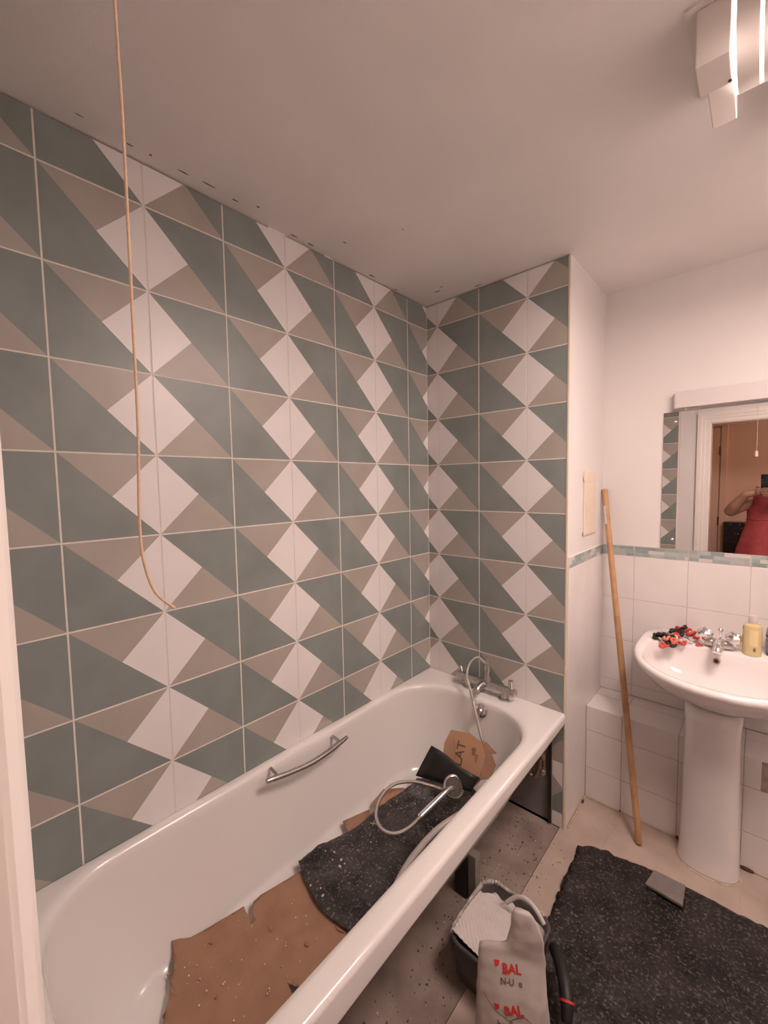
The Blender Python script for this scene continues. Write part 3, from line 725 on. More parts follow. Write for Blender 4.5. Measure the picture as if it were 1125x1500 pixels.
# ------------------------------------------------------------------ cover plate on the return wall
cp = thing('cover_plate', P(3.076, 8.0, -3.85), 'cream cover strip on the narrow return wall', 'cover plate')
build('plate', MB().box((XN+.0002, 7.66*S, (10-4.44)*S), (XN+.005, 8.38*S, (10-3.22)*S)), 'cream', cp, bevel=.002)
build('end_tab', MB().box((XN+.0052, 7.60*S, (10-3.42)*S), (XN+.007, 8.42*S, (10-3.33)*S)), 'cream', cp, bevel=.0005)
build('end_tab', MB().box((XN+.0052, 7.60*S, (10-4.48)*S), (XN+.007, 8.42*S, (10-4.40)*S)), 'cream', cp, bevel=.0005)
# ------------------------------------------------------------------ mirror and its light
MX0, MX1, MZ0, MZ1 = 4.165*S, 7.0*S, (10-4.80)*S+.001, (10-2.10)*S
mi = thing('wall_mirror', (MX0, YB, MZ0), 'frameless wall mirror above the basin', 'mirror')
build('glass', MB().box((MX0, YB-.006, MZ0), (MX1, YB-.0005, MZ1)), 'mirror', mi, bevel=.0006)
for q in (M(989.5,618,1,8.96), M(984.5,790,1,8.96)):
    build('clip', MB().lathe([(.006,0),(.0055,.003),(.003,.005)], Vector((q.x, YB-.006, q.z)), 14, (0,-1,0)), 'chrome', mi, smooth=True, label='round chrome mirror clip')
ml = thing('mirror_light', (4.3*S, YB, (10-2.04)*S), 'long grey-white light fitting fixed above the mirror', 'wall light')
lz0, lz1, lx0, lx1 = (10-2.055)*S, (10-1.745)*S, 4.30*S, 6.9*S
build('body', MB().add([(lx0,YB-.002,lz0),(lx1,YB-.002,lz0),(lx1,YB-.002,lz1-.004),(lx0,YB-.002,lz1-.004),(lx0+.018,YB-.045,lz0),(lx1-.018,YB-.045,lz0),(lx1-.018,YB-.045,lz1),(lx0+.018,YB-.045,lz1)],
    [(3,2,1,0),(4,5,6,7),(0,1,5,4),(1,2,6,5),(2,3,7,6),(3,0,4,7)]), 'mbox', ml, bevel=.002)
build('end_plate', MB().box((lx0+.014, YB-.048, lz0-.001), (lx0+.026, YB-.01, lz1+.0015)), 'mbox', ml, bevel=.001)
build('pull_tab', MB().lathe([(.003,0),(.003,.008)], (lx0+.05, YB-.03, lz0-.008), 8), 'mbox', ml)
# ------------------------------------------------------------------ wash basin
bcx = 5.22*S; bcy = 7.9*S
basin = thing('wash_basin', (bcx, YB-.1, .7), 'white ceramic wash basin with taps and toiletries on its ledge', 'basin')
bzb, bzf = (10-6.43)*S, (10-6.56)*S
yw = T_Y - .001; yf = 6.62*S; hw_ = 1.25*S
def bring(sx, yb, yfr, z_b, z_f, n=48, ex=2.6, cx=bcx):
    """D-shaped ring: straight along the wall, round in front"""
    out = []; yc = lerp(yb, yfr, .42)
    for k in range(n):
        a_ = 2*math.pi*k/n; c, s_ = math.cos(a_), math.sin(a_)
        if s_ >= 0: e = 5.0; ry = yb-yc
        else: e = ex; ry = yc-yfr
        x = cx + sx*math.copysign(abs(c)**(2/e), c); y = yc + ry*math.copysign(abs(s_)**(2/e), s_)
        t = (y-yfr)/(yb-yfr); out.append(Vector((x, y, lerp(z_f, z_b, min(1,max(0,t))))))
    return out
D = yw-yf
iyb = yw-.145
bowl = [bring(.10, yw-.03, yw-.26, bzb-.20, bzb-.20, ex=2.2), bring(.155, yw-.002, yw-.30, bzb-.165, bzb-.175, ex=2.2), bring(hw_*.86, yw, yf+.07, bzb-.10, bzf-.085, ex=2.2), bring(hw_*.955, yw, yf+.022, bzb-.05, bzf-.042, ex=2.2),
        bring(hw_*.985, yw, yf+.004, bzb-.032, bzf-.024, ex=2.2), bring(hw_, yw, yf, bzb-.016, bzf-.012, ex=2.2), bring(hw_*.992, yw, yf+.003, bzb-.004, bzf-.002, ex=2.2), bring(hw_*.97, yw-.002, yf+.012, bzb, bzf+.001, ex=2.2),
        bring(hw_*.885, iyb+.004, yf+.040, bzb-.006, bzf-.003, ex=2.1), bring(hw_*.862, iyb, yf+.050, bzb-.016, bzf-.012, ex=2.1), bring(hw_*.82, iyb-.008, yf+.066, bzb-.05, bzf-.045, ex=2.1),
        bring(hw_*.70, iyb-.022, yf+.10, bzb-.10, bzf-.095, ex=2.0), bring(hw_*.48, iyb-.05, yf+.15, bzb-.135, bzf-.13, ex=2.0), bring(hw_*.15, iyb-.12, yf+.22, bzb-.15, bzf-.145, ex=2.0), bring(.018, iyb-.135, yf+.235, bzb-.155, bzf-.15, ex=2.0)]
build('bowl', MB().rings(bowl), 'ceramic', basin, smooth='all')
ofp = M(1050, 968, 1, 8.28)
oo = build('overflow', MB().lathe([(.011,0),(.011,.003),(.008,.004)], Vector((ofp.x, iyb-.012, ofp.z)), 18, (0,-1,.3)), 'brass', basin, smooth=True, label='brass overflow ring')
build('overflow_hole', MB().lathe([(.006,.0035),(.006,.005)], Vector((ofp.x, iyb-.012, ofp.z)), 14, (0,-1,.3)), 'dark', oo)
pcx = 5.165*S
ped = thing('basin_pedestal', (pcx, 7.7*S, 0), 'white ceramic pedestal under the wash basin', 'pedestal')
def pring(rx, yb, yfr, z, n=32):
    out = []
    for k in range(n):
        a_ = 2*math.pi*k/n; c, s_ = math.cos(a_), math.sin(a_)
        if s_ > 0: out.append(Vector((pcx + rx*math.copysign(abs(c)**.5, c), lerp(yfr, yb, .6) + (yb-lerp(yfr, yb, .6))*s_**.4, z)))
        else: out.append(Vector((pcx + rx*math.copysign(abs(c)**.85, c), lerp(yfr, yb, .6) + (lerp(yfr, yb, .6)-yfr)*math.copysign(abs(s_)**.85, s_), z)))
    return out
pyb = XBOX_Y-.004; z1 = bzb-.165
pr_ = [pring(.095, pyb, 7.32*S, .0005), pring(.095, pyb, 7.32*S, .012), pring(.091, pyb, 7.35*S, .05), pring(.086, pyb, 7.36*S, .25), pring(.083, pyb, 7.38*S, .42), pring(.082, pyb, 7.38*S, .52), pring(.084, pyb, 7.34*S, z1-.06), pring(.086, pyb, 7.3*S, z1-.002)]
build('column', MB().rings(pr_), 'ceramic', ped, smooth='all')
build('sealant_bead', MB().tube(pr_[0][16:]+[pr_[0][0]], .004, 6, smooth=False), 'silicone', ped)
# basin taps
bt = thing('basin_tap', M(1053, 950, 2, -6.44), 'chrome basin mixer tap with two crystal knobs', 'tap')
def BT(px, py, y=8.35): return M(px, py, 1, y)
cb = BT(1053, 948); dk = bzb-.002; yk = 8.42*S
kx0, kx1 = BT(1033,926).x, BT(1075,932).x; cx_ = (kx0+kx1)/2
build('bridge', MB().tube([(kx0, yk, dk+.02), (cx_, yk, dk+.016), (kx1, yk, dk+.02)], [.016,.019,.016], 14), 'chromed', bt, smooth='all')
build('base', MB().lathe([(.024,.0005),(.024,.004),(.018,.012)], (cx_, yk, dk), 20), 'chromed', bt, smooth=True)
build('spout', MB().tube([(cx_, yk, dk+.016), (cx_, yk-.045, dk+.03), (cx_, yk-.09, dk+.028), (cx_, yk-.11, dk+.012)], [.02,.020,.017,.014], 16), 'chrome', bt, smooth='all')
for kx in (kx0, kx1):
    kd = Vector((0,-.25,.97))
    c_ = Vector((kx, yk, dk+.022))
    kn = build('knob', MB().lathe([(.010,0),(.012,.010),(.023,.018),(.027,.028),(.026,.040),(.018,.048),(.008,.050)], c_, 8, kd), 'chrome', bt, smooth=False)
    build('knob_cap', MB().lathe([(.010,.049),(.009,.053),(.003,.055)], c_, 14, kd), 'chromed', kn, smooth=True)
rod = build('plug_rod', MB().lathe([(.0025,0),(.0025,.05),(.008,.053),(.009,.060),(.005,.065)], (cx_+.002, yk+.022, dk+.01), 12), 'chrome', bt, smooth=True)
# toiletries
def deckz(y): return lerp(bzf, bzb, (y-yf)/(yw-yf))
sb = M(1101, 960, 2, -6.47)
so_ = thing('soap_bottle', sb, 'yellow hand soap bottle beside the basin tap', 'bottle')
sb.z = deckz(sb.y)-.003
build('body', MB().lathe([(.024,0),(.028,.004),(.0285,.02),(.0285,.108),(.026,.118),(.014,.124),(.012,.126)], sb, 24), 'soap', so_, smooth=True)
build('cap', MB().lathe([(.014,.126),(.014,.152),(.013,.155)], sb, 18), 'clear', so_, smooth=True)
tc_ = (P(*CU)-sb); tc_.z = 0; tc_.normalize(); sd_ = Vector((-tc_.y, tc_.x, 0))
def onb(ang, z0, z1_, w_, m, nm):
    r = .0289; rows = []
    for i in range(5):
        a_ = ang + w_*(i/4-.5); d_ = tc_*math.cos(a_)+sd_*math.sin(a_); rows.append([sb+d_*r+Vector((0,0,z0)), sb+d_*r+Vector((0,0,z1_))])
    build(nm, MB().rings(rows, cap0=False, cap1=False, closed=False), m, so_)
onb(-1.25, .100, .112, .35, 'soapdark', 'print'); onb(-1.3, .068, .078, .3, 'soapdark', 'print'); onb(.25, .024, .038, .28, 'soapdark', 'print'); onb(.15, .045, .105, .9, 'soaplabel', 'front_label')
b2 = M(1137, 962, 2, -6.46); b2.z = deckz(b2.y)-.003
gb = thing('teal_bottle', b2, 'dark teal bottle with silver label on the basin ledge', 'bottle')
build('body', MB().lathe([(.028,0),(.031,.004),(.031,.018)], b2, 24), 'greenb', gb, smooth=True)
build('wrap_label', MB().lathe([(.0312,.018),(.0312,.075)], b2, 24), 'greyb', gb, smooth=True)
build('shoulder', MB().lathe([(.031,.075),(.0315,.078),(.031,.082)], b2, 24), 'black', gb, smooth=True)
build('neck', MB().lathe([(.031,.082),(.029,.104),(.025,.112)], b2, 24), 'greyb', gb, smooth=True)
build('cap', MB().lathe([(.025,.112),(.025,.118),(.020,.122)], b2, 20), 'black', gb, smooth=True)
# hair bands: each a small twisted ring
def torus(c, R0, r0, tilt, rz, wob, n=18, m=7, seed=0):
    rr = random.Random(seed); pts = []
    ph = rr.uniform(0, 6)
    for k in range(n+1):
        a_ = 2*math.pi*k/n; R1 = R0*(1+wob*math.sin(3*a_+ph)); p = Vector((R1*math.cos(a_), R1*math.sin(a_)*.8, R0*.25*math.sin(2*a_+ph)))
        pts.append(p)
    rot = Matrix.Rotation(rz,3,'Z') @ Matrix.Rotation(tilt,3,'X')
    return MB().tube([Vector(c)+rot@p for p in pts], r0, m, sub=2)
bands = [(963,929,'blackband',.016,.0065),(972,933,'whiteband',.013,.004),(980,928,'blackband',.015,.006),(988,934,'coral',.015,.005),(984,940,'blackband',.014,.0065),(972,940,'red',.014,.005),(995,924,'blackband',.016,.0065),
         (1001,918,'blackband',.015,.006),(997,914,'red',.012,.005),(1004,928,'whiteband',.014,.004),(1012,925,'red',.014,.005),(1007,936,'whiteband',.013,.004),(1000,938,'red',.013,.0045),(1015,934,'whiteband',.011,.0035),(1019,931,'red',.012,.004),(986,921,'blackband',.014,.006),(976,922,'whiteband',.012,.004),(1024,940,'red',.009,.003)]
cname = {'blackband':'black','whiteband':'white','coral':'coral','red':'red'}
bands += [(968,925,'blackband',.013,.006),(976,930,'coral',.012,.005),(990,927,'red',.013,.005),(1008,921,'red',.012,.005),(1014,929,'whiteband',.012,.004),(993,931,'whiteband',.013,.004),(979,936,'blackband',.014,.006)]
TOPS = (2,3,6,7,8,10,15,18,19,20,21,23)
for k, (px, py, m_, R0, r0) in enumerate(bands):
    top = k in TOPS
    p = M(px, py+(10 if top else 4), 2, -6.43); p.y = min(p.y, yw-.03); p.z = deckz(p.y) + r0 + .004 + (.016 if top else 0)
    o = build('hair_band', torus(p, R0, r0, R_.uniform(-.8,.8) if top else R_.uniform(-.3,.3), R_.uniform(0,3), .25, seed=k), m_, smooth='all')
    tag(o, cname[m_]+(' fabric hair band on top of the heap on the basin ledge' if top else ' fabric hair band lying flat on the basin ledge under the heap'), 'hair band', 'heap of hair bands on the basin')
# ------------------------------------------------------------------ floor sheet, offcut
mo = [uv(847,1243,-10), uv(868,1244,-10), uv(886,1249,-10), uv(912,1262,-10), uv(945,1274,-10), uv(990,1296,-10), uv(1050,1328,-10), uv(1125,1364,-10), (6.4,6.5), (6.9,5.5), (6.8,2.6), (5.0,1.6), (3.9,1.9), (3.62,3.4), (3.50,4.5), uv(812,1325,-10)]
def mz(x, y):
    v = .05*abs(noise.noise(Vector((x*1.6, y*1.6, 5)))) + .035*abs(noise.noise(Vector((x*4.5, y*3, 2)))) + .018*abs(noise.noise(Vector((x*11, y*7, 9))))
    return -9.975 + v*.9
sheet('black_floor_sheet', mo, mz, ['blackmat'], 'large crumpled black plastic sheet spread on the floor', 'plastic sheet', th=.0015, step=.06, jag=.018)
zo = -9.90
op = [uv(958,1277,zo), uv(1004,1300,zo), uv(1000,1330,zo), uv(945,1297,zo)]
oc = build('slab_offcut', MB().prism([P(x,y,-9.86) for x,y in op], (0,0,-1), .010), 'metalgrey', bevel=.0015)
tag(oc, 'grey rectangular tile offcut lying on the black floor sheet', 'offcut')
# ------------------------------------------------------------------ adhesive bucket and bag
bk = thing('mixing_trough', P(3.25, 3.9, -10), 'dark grey trough of white tile adhesive on the floor', 'bucket')
bx0, bx1, by0, by1 = 2.74*S, 3.74*S, 3.32*S, 4.42*S; bh = .62*S
tr = []
for dz, ins, ins2 in [(.0015,.022,0),(.012,.012,0),(.06,.006,0),(bh-.012,.0,0),(bh-.010,-.003,0),(bh,-.003,0),(bh,.005,0),(bh-.012,.006,0),(.06,.012,0),(.02,.018,0)]:
    tr.append(rrect(bx0+ins, bx1-ins, by0+ins, by1-ins, .045-max(ins,0)*.5, dz, 8))
build('trough', MB().rings(tr), 'bucket', bk, smooth='all')
def azf(x, y):
    fx = (x-bx0)/(bx1-bx0); fy = (y-by0)/(by1-by0)
    z = bh - .012 + .016*(1-fx)*(1-fy)
    if fx < .62 and fy < .75: z += .0035*(abs(((x*.75+y*.65)*95) % 1 - .5)*2-.5) + .010
    else: z += .018*noise.noise(Vector((x*40, y*40, 0))) - .018
    return z
mb = MB(); N_ = 56; grid = []
for j in range(N_+1):
    row = []
    for i in range(N_+1):
        u_, v_ = i/N_*2-1, j/N_*2-1
        x = (bx0+bx1)/2 + (bx1-bx0-.014)/2*u_*math.sqrt(1-.12*v_*v_*abs(u_)); y = (by0+by1)/2 + (by1-by0-.014)/2*v_*math.sqrt(1-.12*u_*u_*abs(v_))
        row.append(Vector((x, y, azf(x, y))))
    grid.append(row)
mb.rings(grid, cap0=False, cap1=False, closed=False)
build('adhesive', mb, 'adhesive', bk, smooth='all', label='white combed tile adhesive')
rimp = rrect(bx0+.001, bx1-.001, by0+.001, by1-.001, .044, bh+.0005, 8)
for a0, a1, nm in ((6, 16, 'back'), (16, 22, 'left')):
    pth = []
    for k in range(a0, a1):
        for q_ in range(4): pth.append(rimp[k].lerp(rimp[k+1], q_/4) + Vector((fr.uniform(-.002,.002), fr.uniform(-.002,.002), fr.uniform(-.001,.002))))
    build('dried_crust', MB().tube(pth, [fr.uniform(.0035,.0075) for _ in pth], 7, smooth=False), 'adhedirty', bk, smooth='all')
build('bail_handle', MB().tube([M(742,1322,2,-9.35), M(757,1314,2,-9.22), M(772,1318,2,-9.16), M(786,1334,2,-9.18), M(797,1354,2,-9.28)], .0065, 10), 'adhesive', bk, smooth='all')
# white printed bag standing in front of the trough
bag = thing('adhesive_bag', P(3.75, 3.0, -10), 'crumpled white printed tile adhesive bag in front of the trough', 'bag')
FWD = Vector((-.40, .92, 0)).normalized(); SID = Vector((FWD.y, -FWD.x, 0))      # away from the viewer, to the right
b_o = P(3.78, 3.06, -10)
# height, half width, half depth, lean back, sideways shift
prof = [(0.0,.078,.030,0,0),(.012,.086,.036,0,0),(.06,.087,.036,.002,0),(.14,.086,.033,.008,0),(.20,.084,.026,.017,-.001),(.25,.082,.016,.026,-.002),(.280,.079,.009,.031,.0),(.290,.056,.008,.032,.022),(.302,.046,.008,.033,.030),(.335,.040,.008,.036,.032),(.365,.030,.007,.040,.028),(.385,.018,.005,.042,.022)]
def bagpt(z, a_):
    for (q0, q1) in zip(prof, prof[1:]):
        if q0[0] <= z <= q1[0]:
            t = (z-q0[0])/(q1[0]-q0[0]); hw2, hd2, lean, shf = (lerp(q0[i], q1[i], t) for i in (1,2,3,4)); break
    c, s_ = math.cos(a_), math.sin(a_)
    sx = math.copysign(abs(c)**.7, c)*hw2; sy = math.copysign(abs(s_)**.7, s_)*hd2
    sx += shf
    p = b_o + SID*sx + FWD*(sy+lean) + Vector((0,0,z))
    w_ = .0045*noise.noise(p*14) + .0025*noise.noise(p*45)
    return p + (SID*c + FWD*s_)*w_*(0 if z < .004 else 1)
NB = 48; zl = [.0015] + [.385*k/64 for k in range(1, 64)] + [.3849]
build('sack', MB().rings([[bagpt(z, 2*math.pi*k/NB) for k in range(NB)] for z in zl]), 'bag', bag, smooth='all')
def on_bag(z0, x0, ang=0.):
    def f(x, y):
        xr = x*math.cos(ang)-y*math.sin(ang)+x0; yr = x*math.sin(ang)+y*math.cos(ang)+z0
        lo, hi = math.pi, 2*math.pi                       # front half: sin < 0
        for _ in range(30):
            m_ = (lo+hi)/2; sx = (bagpt(yr, m_) - b_o).dot(SID)
            if sx < xr: lo = m_
            else: hi = m_
        p = bagpt(yr, (lo+hi)/2); return p - FWD*.0016 + SID*0
    return f
print_on('brand_print', 'BAL', None, None, None, None, .026, 'redink', bag, .0008, on_bag(.256, -.002, .10))
print_on('brand_print', 'BAL', None, None, None, None, .026, 'redink', bag, .0008, on_bag(.180, .004, .25))
def quad_on(f, pts, m, nm): build(nm, MB().add([f(*p) for p in pts], [range(len(pts))]), m, bag)
for (z0, x0, an) in ((.260, -.036, .10), (.178, -.034, .25)):
    quad_on(on_bag(z0, x0, an), [(-.008,.006),(.006,.006),(.004,-.002),(-.004,-.006)], 'redink', 'logo_mark')
print_on('small_print', 'N-U  e', None, None, None, None, .018, 'greyink', bag, .0004, on_bag(.232, -.002, .08))
print_on('small_print', 'bo-flo eco', None, None, None, None, .020, 'greyink', bag, .0004, on_bag(.152, .008, .12))
def stroke(pts, w_, m):
    f = on_bag(0, 0); rows = []
    n = 24
    for k in range(n+1):
        t = k/n*(len(pts)-1); i = min(int(t), len(pts)-2); t -= i
        x, y = lerp(pts[i][0], pts[i+1][0], t), lerp(pts[i][1], pts[i+1][1], t); rows.append([f(x, y-w_), f(x, y+w_)])
    build('print_swoosh', MB().rings(rows, cap0=False, cap1=False, closed=False), m, bag)
stroke([(-.068,.192),(-.055,.180),(-.04,.170),(-.022,.164),(-.005,.158),(.012,.170),(.028,.176),(.045,.168),(.058,.152),(.066,.134)], .0011, 'greyink')
stroke([(-.02,.128),(-.012,.116),(.0,.112),(.014,.116),(.026,.126)], .0014, 'greyink')
# black trowel handle and strap behind the bag
tw = thing('notched_trowel', P(4.0, 3.9, -10), 'black handled trowel behind the white bag', 'trowel')
q0 = P(4.08, 3.78, -9.80)
build('handle', MB().tube([q0+Vector((-.06,.10,.055)), q0+Vector((-.02,.05,.07)), q0+Vector((.01,.0,.06)), q0+Vector((.02,-.03,.03))], [.014,.017,.017,.013], 12), 'black', tw, smooth='all')
build('blade', MB().box(q0+Vector((-.06,-.08,-.040)), q0+Vector((.05,.06,-.037))), 'chromed', tw, bevel=.001)
build('tang', MB().tube([q0+Vector((.02,-.03,.03)), q0+Vector((.02,-.04,-.01)), q0+Vector((.0,-.01,-.036))], .006, 8), 'chromed', tw, smooth='all')
build('grip_ring', MB().tube([q0+Vector((.012,-.004,.058)), q0+Vector((.0135,-.008,.055))], 0.0178, 12, smooth=False), 'redink', tw, smooth=True)
# ------------------------------------------------------------------ pull cords
cd = thing('pull_cord', P(3.35, -.365, .512), 'thin tan light pull cord hanging over the bath with a curled end', 'pull cord')
hc = 2.45
def CD(px, py, h=hc):
    d = CAM_R*((px-562.5)/FPX)+CAM_D*((py-750)/FPX)+CAM_F
    return P(*(CU + d*(h/math.hypot(d.x, d.y))))
c0 = CD(168, 0)
pts = [Vector((c0.x, c0.y, CEIL-.014))] + [CD(x, y) for x, y in ((168,0),(178,150),(186,300),(192,420),(197,520),(202,620),(203,700),(205,780),(212,828),(228,868),(256,891))]
build('cord', MB().tube(pts, .00165, 8, sub=5), 'cord', cd, smooth='all')
build('switch_housing', MB().lathe([(.030,0),(.040,.006),(.042,.014)], Vector((c0.x, c0.y, CEIL-.0145)), 24), 'lampwhite', cd, smooth=True)
c2 = thing('pull_cord', P(5.475, -.70, .512), 'white pull cord with small bob by the door, seen in the mirror', 'pull cord')
q = P(5.475, -.70, 0)
build('cord', MB().tube([(q.x, q.y, CEIL-.002), (q.x, q.y, (10-2.45)*S)], .0013, 8, smooth=False), 'cordwhite', c2)
build('bob', MB().lathe([(.003,.045),(.008,.04),(.010,.02),(.009,0)], (q.x, q.y, (10-2.66)*S), 14), 'cordwhite', c2, smooth=True)
# ------------------------------------------------------------------ hallway
hd_ = struct(build('door_1', MB().box((.15, YH+.004, .005), (4.10*S, YH+.03, 1.98)), 'halldoor', bevel=.002), 'plain hallway door opposite the bathroom')
for z in (.55, 1.0, 1.74): build('hinge', MB().tube([(4.118*S, YH+.034, z-.045), (4.118*S, YH+.034, z+.045)], .008, 8, smooth=False), 'brownmetal', hd_)
for a_, b_ in (((.27,.2),(.78,.95)), ((.27,1.08),(.78,1.85))):
    build('panel', MB().box((a_[0], YH+.0302, a_[1]), (b_[0], YH+.034, b_[1])), 'halldoor', hd_, bevel=.002)
t2 = struct(build('trim_2', MB().box((4.135*S, YH+.0005, 0), (4.135*S+.055, YH+.03, 2.0)).box((.06, YH+.0005, 0), (.14, YH+.03, 2.0)).box((.06, YH+.0005, 2.0), (4.135*S+.055, YH+.03, 2.07)), 'halldoor', bevel=.003), 'frame around the hallway door')
sbx = thing('speckled_cabinet', P(4.5, -6.3, -10), 'black speckled cabinet standing in the hallway, seen in the mirror', 'cabinet')
cx0, cx1, cy0, cy1 = 4.37*S, 6.3*S, YH+.01, YH+.17
build('body', MB().box((cx0, cy0, .02), (cx1, cy1, .985)), 'speckled', sbx, bevel=.004)
build('top', MB().box((cx0-.004, cy0, .985), (cx1+.004, cy1+.006, 1.0)), 'speckled', sbx, bevel=.002)
for x in (cx0+.02, cx1-.05): build('foot', MB().box((x, cy0+.02, 0), (x+.03, cy1-.02, .02)), 'black', sbx)
hl_ = thing('hall_fill_lamp', (2.1, -.95, CEIL), 'added unseen ceiling lamp that brightens the hallway', 'ceiling lamp')  # unseen lamp, added to raise the light level in the hall
build('base', MB().lathe([(.115,-.018),(.12,-.001)], (2.1, -.95, CEIL), 28), 'lampwhite', hl_, smooth=True)
build('dome', MB().lathe([(.02,-.075),(.07,-.065),(.10,-.042),(.11,-.0185)], (2.1, -.95, CEIL), 28), 'hallglow', hl_, smooth=True)
# ------------------------------------------------------------------ the person in the doorway holding the phone
pho = thing('phone', P(*CU) - CAM_F*.012, 'dark mobile phone held up in both hands', 'phone')
C0 = P(*CU); pc0 = C0 + CAM_R*.019 + CAM_D*.052 - CAM_F*.0095
def ph(x, y, z): return pc0 + CAM_R*x + CAM_D*y + CAM_F*z
rr_ = rrect(-.037,.037,-.079,.079,.009,0,5)
build('body', MB().rings([[ph(v.x*k, v.y*k2, z) for v in rr_] for z, k, k2 in ((-.004,.97,.985),(-.003,1,1),(.003,1,1),(.004,.97,.985))]), 'phone', pho, smooth=True)
build('camera_bump', MB().rings([[ph(-.022+v.x*.28, -.058+v.y*.2, z) for v in rr_] for z in (.0041,.0055)]), 'black', pho, smooth=True)
person = thing('person', (1.425, -.47, 0), 'person in a red dress holding up a phone in the doorway', 'person')
def caps(mb, pts):
    """tapered limb through (point, radius) pairs with round ends"""
    for (p, r), (q, s_) in zip(pts, pts[1:]):
        p, q = Vector(p), Vector(q); d = (q-p); L = d.length; d.normalize(); prof_ = []
        for k in range(5): a_ = math.pi/2*(1-k/4.); prof_.append((max(r*math.cos(a_), 1e-4), -r*math.sin(a_)))
        for k in range(5): a_ = math.pi/2*(k/4.); prof_.append((max(s_*math.cos(a_), 1e-4), L+s_*math.sin(a_)))
        mb.lathe(prof_, p, 14, d)
    return mb
bx_, by_ = 1.425, -.47
bm_ = MB()
# legs, trunk, neck, head
for s_ in (-1, 1):
    caps(bm_, [((bx_+s_*.085,by_,.84),.088), ((bx_+s_*.09,by_+.01,.47),.058), ((bx_+s_*.09,by_-.015,.30),.052), ((bx_+s_*.09,by_-.01,.085),.036)])
    caps(bm_, [((bx_+s_*.09,by_-.03,.045),.036), ((bx_+s_*.10,by_+.10,.035),.030), ((bx_+s_*.105,by_+.15,.028),.024)])
for z, a_, b_ in ((.86,.165,.12),(.95,.17,.125),(1.04,.15,.115),(1.13,.145,.112),(1.22,.155,.118),(1.30,.150,.10)):
    bm_.ico((bx_,by_,z), 1, seg=12, sc=(a_,b_,.085))
caps(bm_, [((bx_-.145,by_-.01,1.325),.052), ((bx_,by_-.01,1.345),.066), ((bx_+.145,by_-.01,1.325),.052)])
caps(bm_, [((bx_,by_-.01,1.34),.055), ((bx_+.04,by_+.008,1.44),.050)])
hx_, hy_, hz_ = bx_+.05, by_+.02, 1.535
bm_.ico((hx_,hy_,hz_+.01), 1, seg=14, sc=(.073,.092,.105)); bm_.ico((hx_,hy_+.035,hz_-.06), 1, seg=10, sc=(.052,.052,.05))
caps(bm_, [((hx_,hy_+.088,hz_+.012),.008), ((hx_,hy_+.104,hz_-.018),.013)])
for s_ in (-1,1):
    bm_.ico((hx_+s_*.074,hy_-.005,hz_-.005), 1, seg=6, sc=(.010,.020,.030)); bm_.ico((hx_+s_*.013,hy_+.096,hz_-.022), 1, seg=5, sc=(.008,.008,.007))
bm_.ico((hx_,hy_+.083,hz_-.052), 1, seg=6, sc=(.024,.012,.008)); bm_.ico((hx_,hy_+.080,hz_-.064), 1, seg=6, sc=(.020,.012,.008))
# arms: person's left arm (towards the bath) with the elbow out, right arm closer to the body
gL = ph(-.040, .050, -.002); gR = ph(.040, .055, -.002)
wL = Vector((1.148, -.285, 1.318)); wR = gR + Vector((.055, -.055, -.045))
caps(bm_, [((bx_-.15,by_-.005,1.315),.054), ((1.055,-.40,1.175),.045)]); caps(bm_, [((1.055,-.40,1.175),.045), ((1.085,-.355,1.225),.043), (tuple(wL),.027)])
caps(bm_, [((bx_+.15,by_-.005,1.315),.054), ((1.56,-.38,1.10),.044)]); caps(bm_, [((1.56,-.38,1.10),.044), ((1.50,-.33,1.18),.042), (tuple(wR),.027)])
def hand(w_, palm, fingers, thumb):
    caps(bm_, [(w_,.026), (w_.lerp(palm,.5),.027), (palm,.024)])
    for f in fingers: caps(bm_, [(f[0],.0105), (f[1],.0095), (f[2],.0085), (f[3],.0072)])
    caps(bm_, [(thumb[0],.0125), (thumb[1],.011), (thumb[2],.0088)])
# right hand: palm beside the phone's right edge, fingers across its back
pR = ph(.062, .060, -.012); fs = []
for k, (yy, L) in enumerate(((.030,.060),(.049,.068),(.068,.064),(.086,.050))):
    fs.append((ph(.060, yy+.006, -.004), ph(.046, yy+.001, .0155), ph(.046-L*.55, yy-.001, .0165), ph(.046-L, yy+.002, .0155)))
hand(wR, pR, fs, (ph(.058,.055,-.022), ph(.048,.030,-.026), ph(.034,.012,-.020)))
# left hand: fingertips steadying the left edge, others lifted
pL = ph(-.078, .062, -.022); fs = []
for k, (yy, L, z) in enumerate(((.018,.050,.004),(.040,.055,.010),(.058,.050,.012),(.074,.040,.012))):
    fs.append((ph(-.072, yy+.016, -.012), ph(-.064, yy+.002, .008), ph(-.052, yy-.004, .0155), ph(-.064+L*.62, yy-.002, .0155)))
hand(wL, pL, fs, (ph(-.070,.062,-.030), ph(-.056,.050,-.028), ph(-.036,.042,-.016)))
body = build('body', bm_, 'skin', person)
rm = body.modifiers.new('remesh', 'REMESH'); rm.mode = 'VOXEL'; rm.voxel_size = .0045; rm.use_smooth_shade = True
sm_ = body.modifiers.new('smooth', 'SMOOTH'); sm_.iterations = 4; sm_.factor = .5
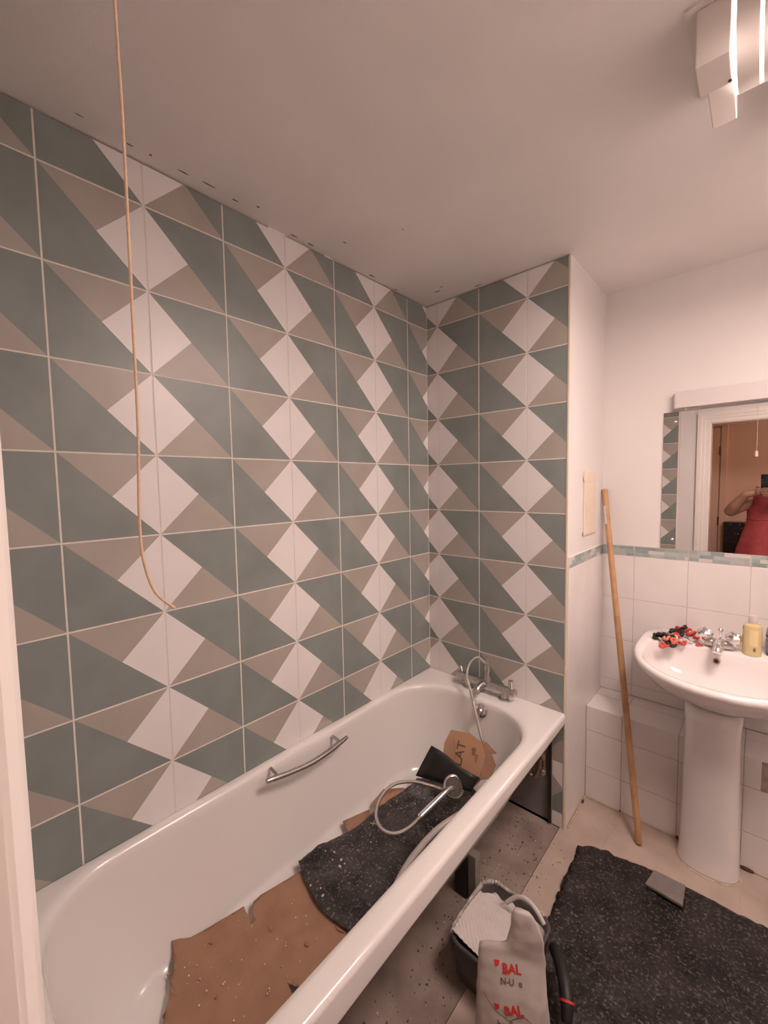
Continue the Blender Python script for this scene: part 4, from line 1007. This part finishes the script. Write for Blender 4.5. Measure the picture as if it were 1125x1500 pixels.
# hair, eyes, dress, shoes
hm = MB(); hm.ico((hx_,hy_-.022,hz_+.032), 1, seg=14, sc=(.086,.098,.102)); caps(hm, [((hx_-.05,hy_-.05,hz_),.045), ((hx_-.055,hy_-.06,hz_-.14),.04), ((hx_-.05,hy_-.06,hz_-.24),.02)]); caps(hm, [((hx_+.05,hy_-.05,hz_),.045), ((hx_+.055,hy_-.06,hz_-.14),.04), ((hx_+.05,hy_-.06,hz_-.24),.02)]); caps(hm, [((hx_,hy_-.07,hz_),.05), ((hx_,hy_-.08,hz_-.22),.03)])
h_ = build('hair', hm, 'hair', person); rm = h_.modifiers.new('remesh','REMESH'); rm.mode = 'VOXEL'; rm.voxel_size = .006; rm.use_smooth_shade = True
for s_ in (-1,1):
    e_ = build('eye', MB().ico((hx_+s_*.031,hy_+.078,hz_+.012), .0115, seg=8), 'whiteband', person, smooth='all'); build('iris', MB().ico((hx_+s_*.031,hy_+.0865,hz_+.012), .005, seg=6), 'blackband', e_, smooth='all')
    build('shoe', MB().rings([rrect(bx_+s_*.10-.048, bx_+s_*.10+.048, by_-.085, by_+.195, .045, z, 6) for z in (.0005,.02,.05)] + [rrect(bx_+s_*.10-.04, bx_+s_*.10+.04, by_-.08, by_+.17, .038, .062, 6)]), 'shoe', person, smooth=True)
dr = []; ND = 72
for z, a_, b_, fold in [(.46,.285,.235,.022),(.60,.275,.222,.02),(.75,.258,.205,.017),(.88,.236,.185,.012),(.98,.212,.165,.007),(1.06,.192,.148,.003),(1.11,.183,.140,.001),(1.16,.184,.143,.0),(1.22,.190,.150,.0),(1.27,.186,.140,0),(1.31,.172,.118,0),(1.345,.14,.095,0),(1.365,.105,.082,0)]:
    dr.append([Vector((bx_-.03+(a_+.055)*math.cos(t)*(1+fold*4*math.sin(9*t)*.5), by_+b_*math.sin(t)*(1+fold*4*math.sin(9*t+.6)*.5), z)) for t in [2*math.pi*k/ND for k in range(ND)]])
d_ = build('dress', MB().rings(dr, cap0=False, cap1=False), 'dress', person, smooth='all'); so = d_.modifiers.new('t','SOLIDIFY'); so.thickness = .003
build('waist_seam', MB().tube([v*1.0 + (Vector((v.x-bx_+.03, v.y-by_, 0)).normalized()*.002) for v in dr[6]]+[dr[6][0]], .004, 6, smooth=False), 'dress', person)
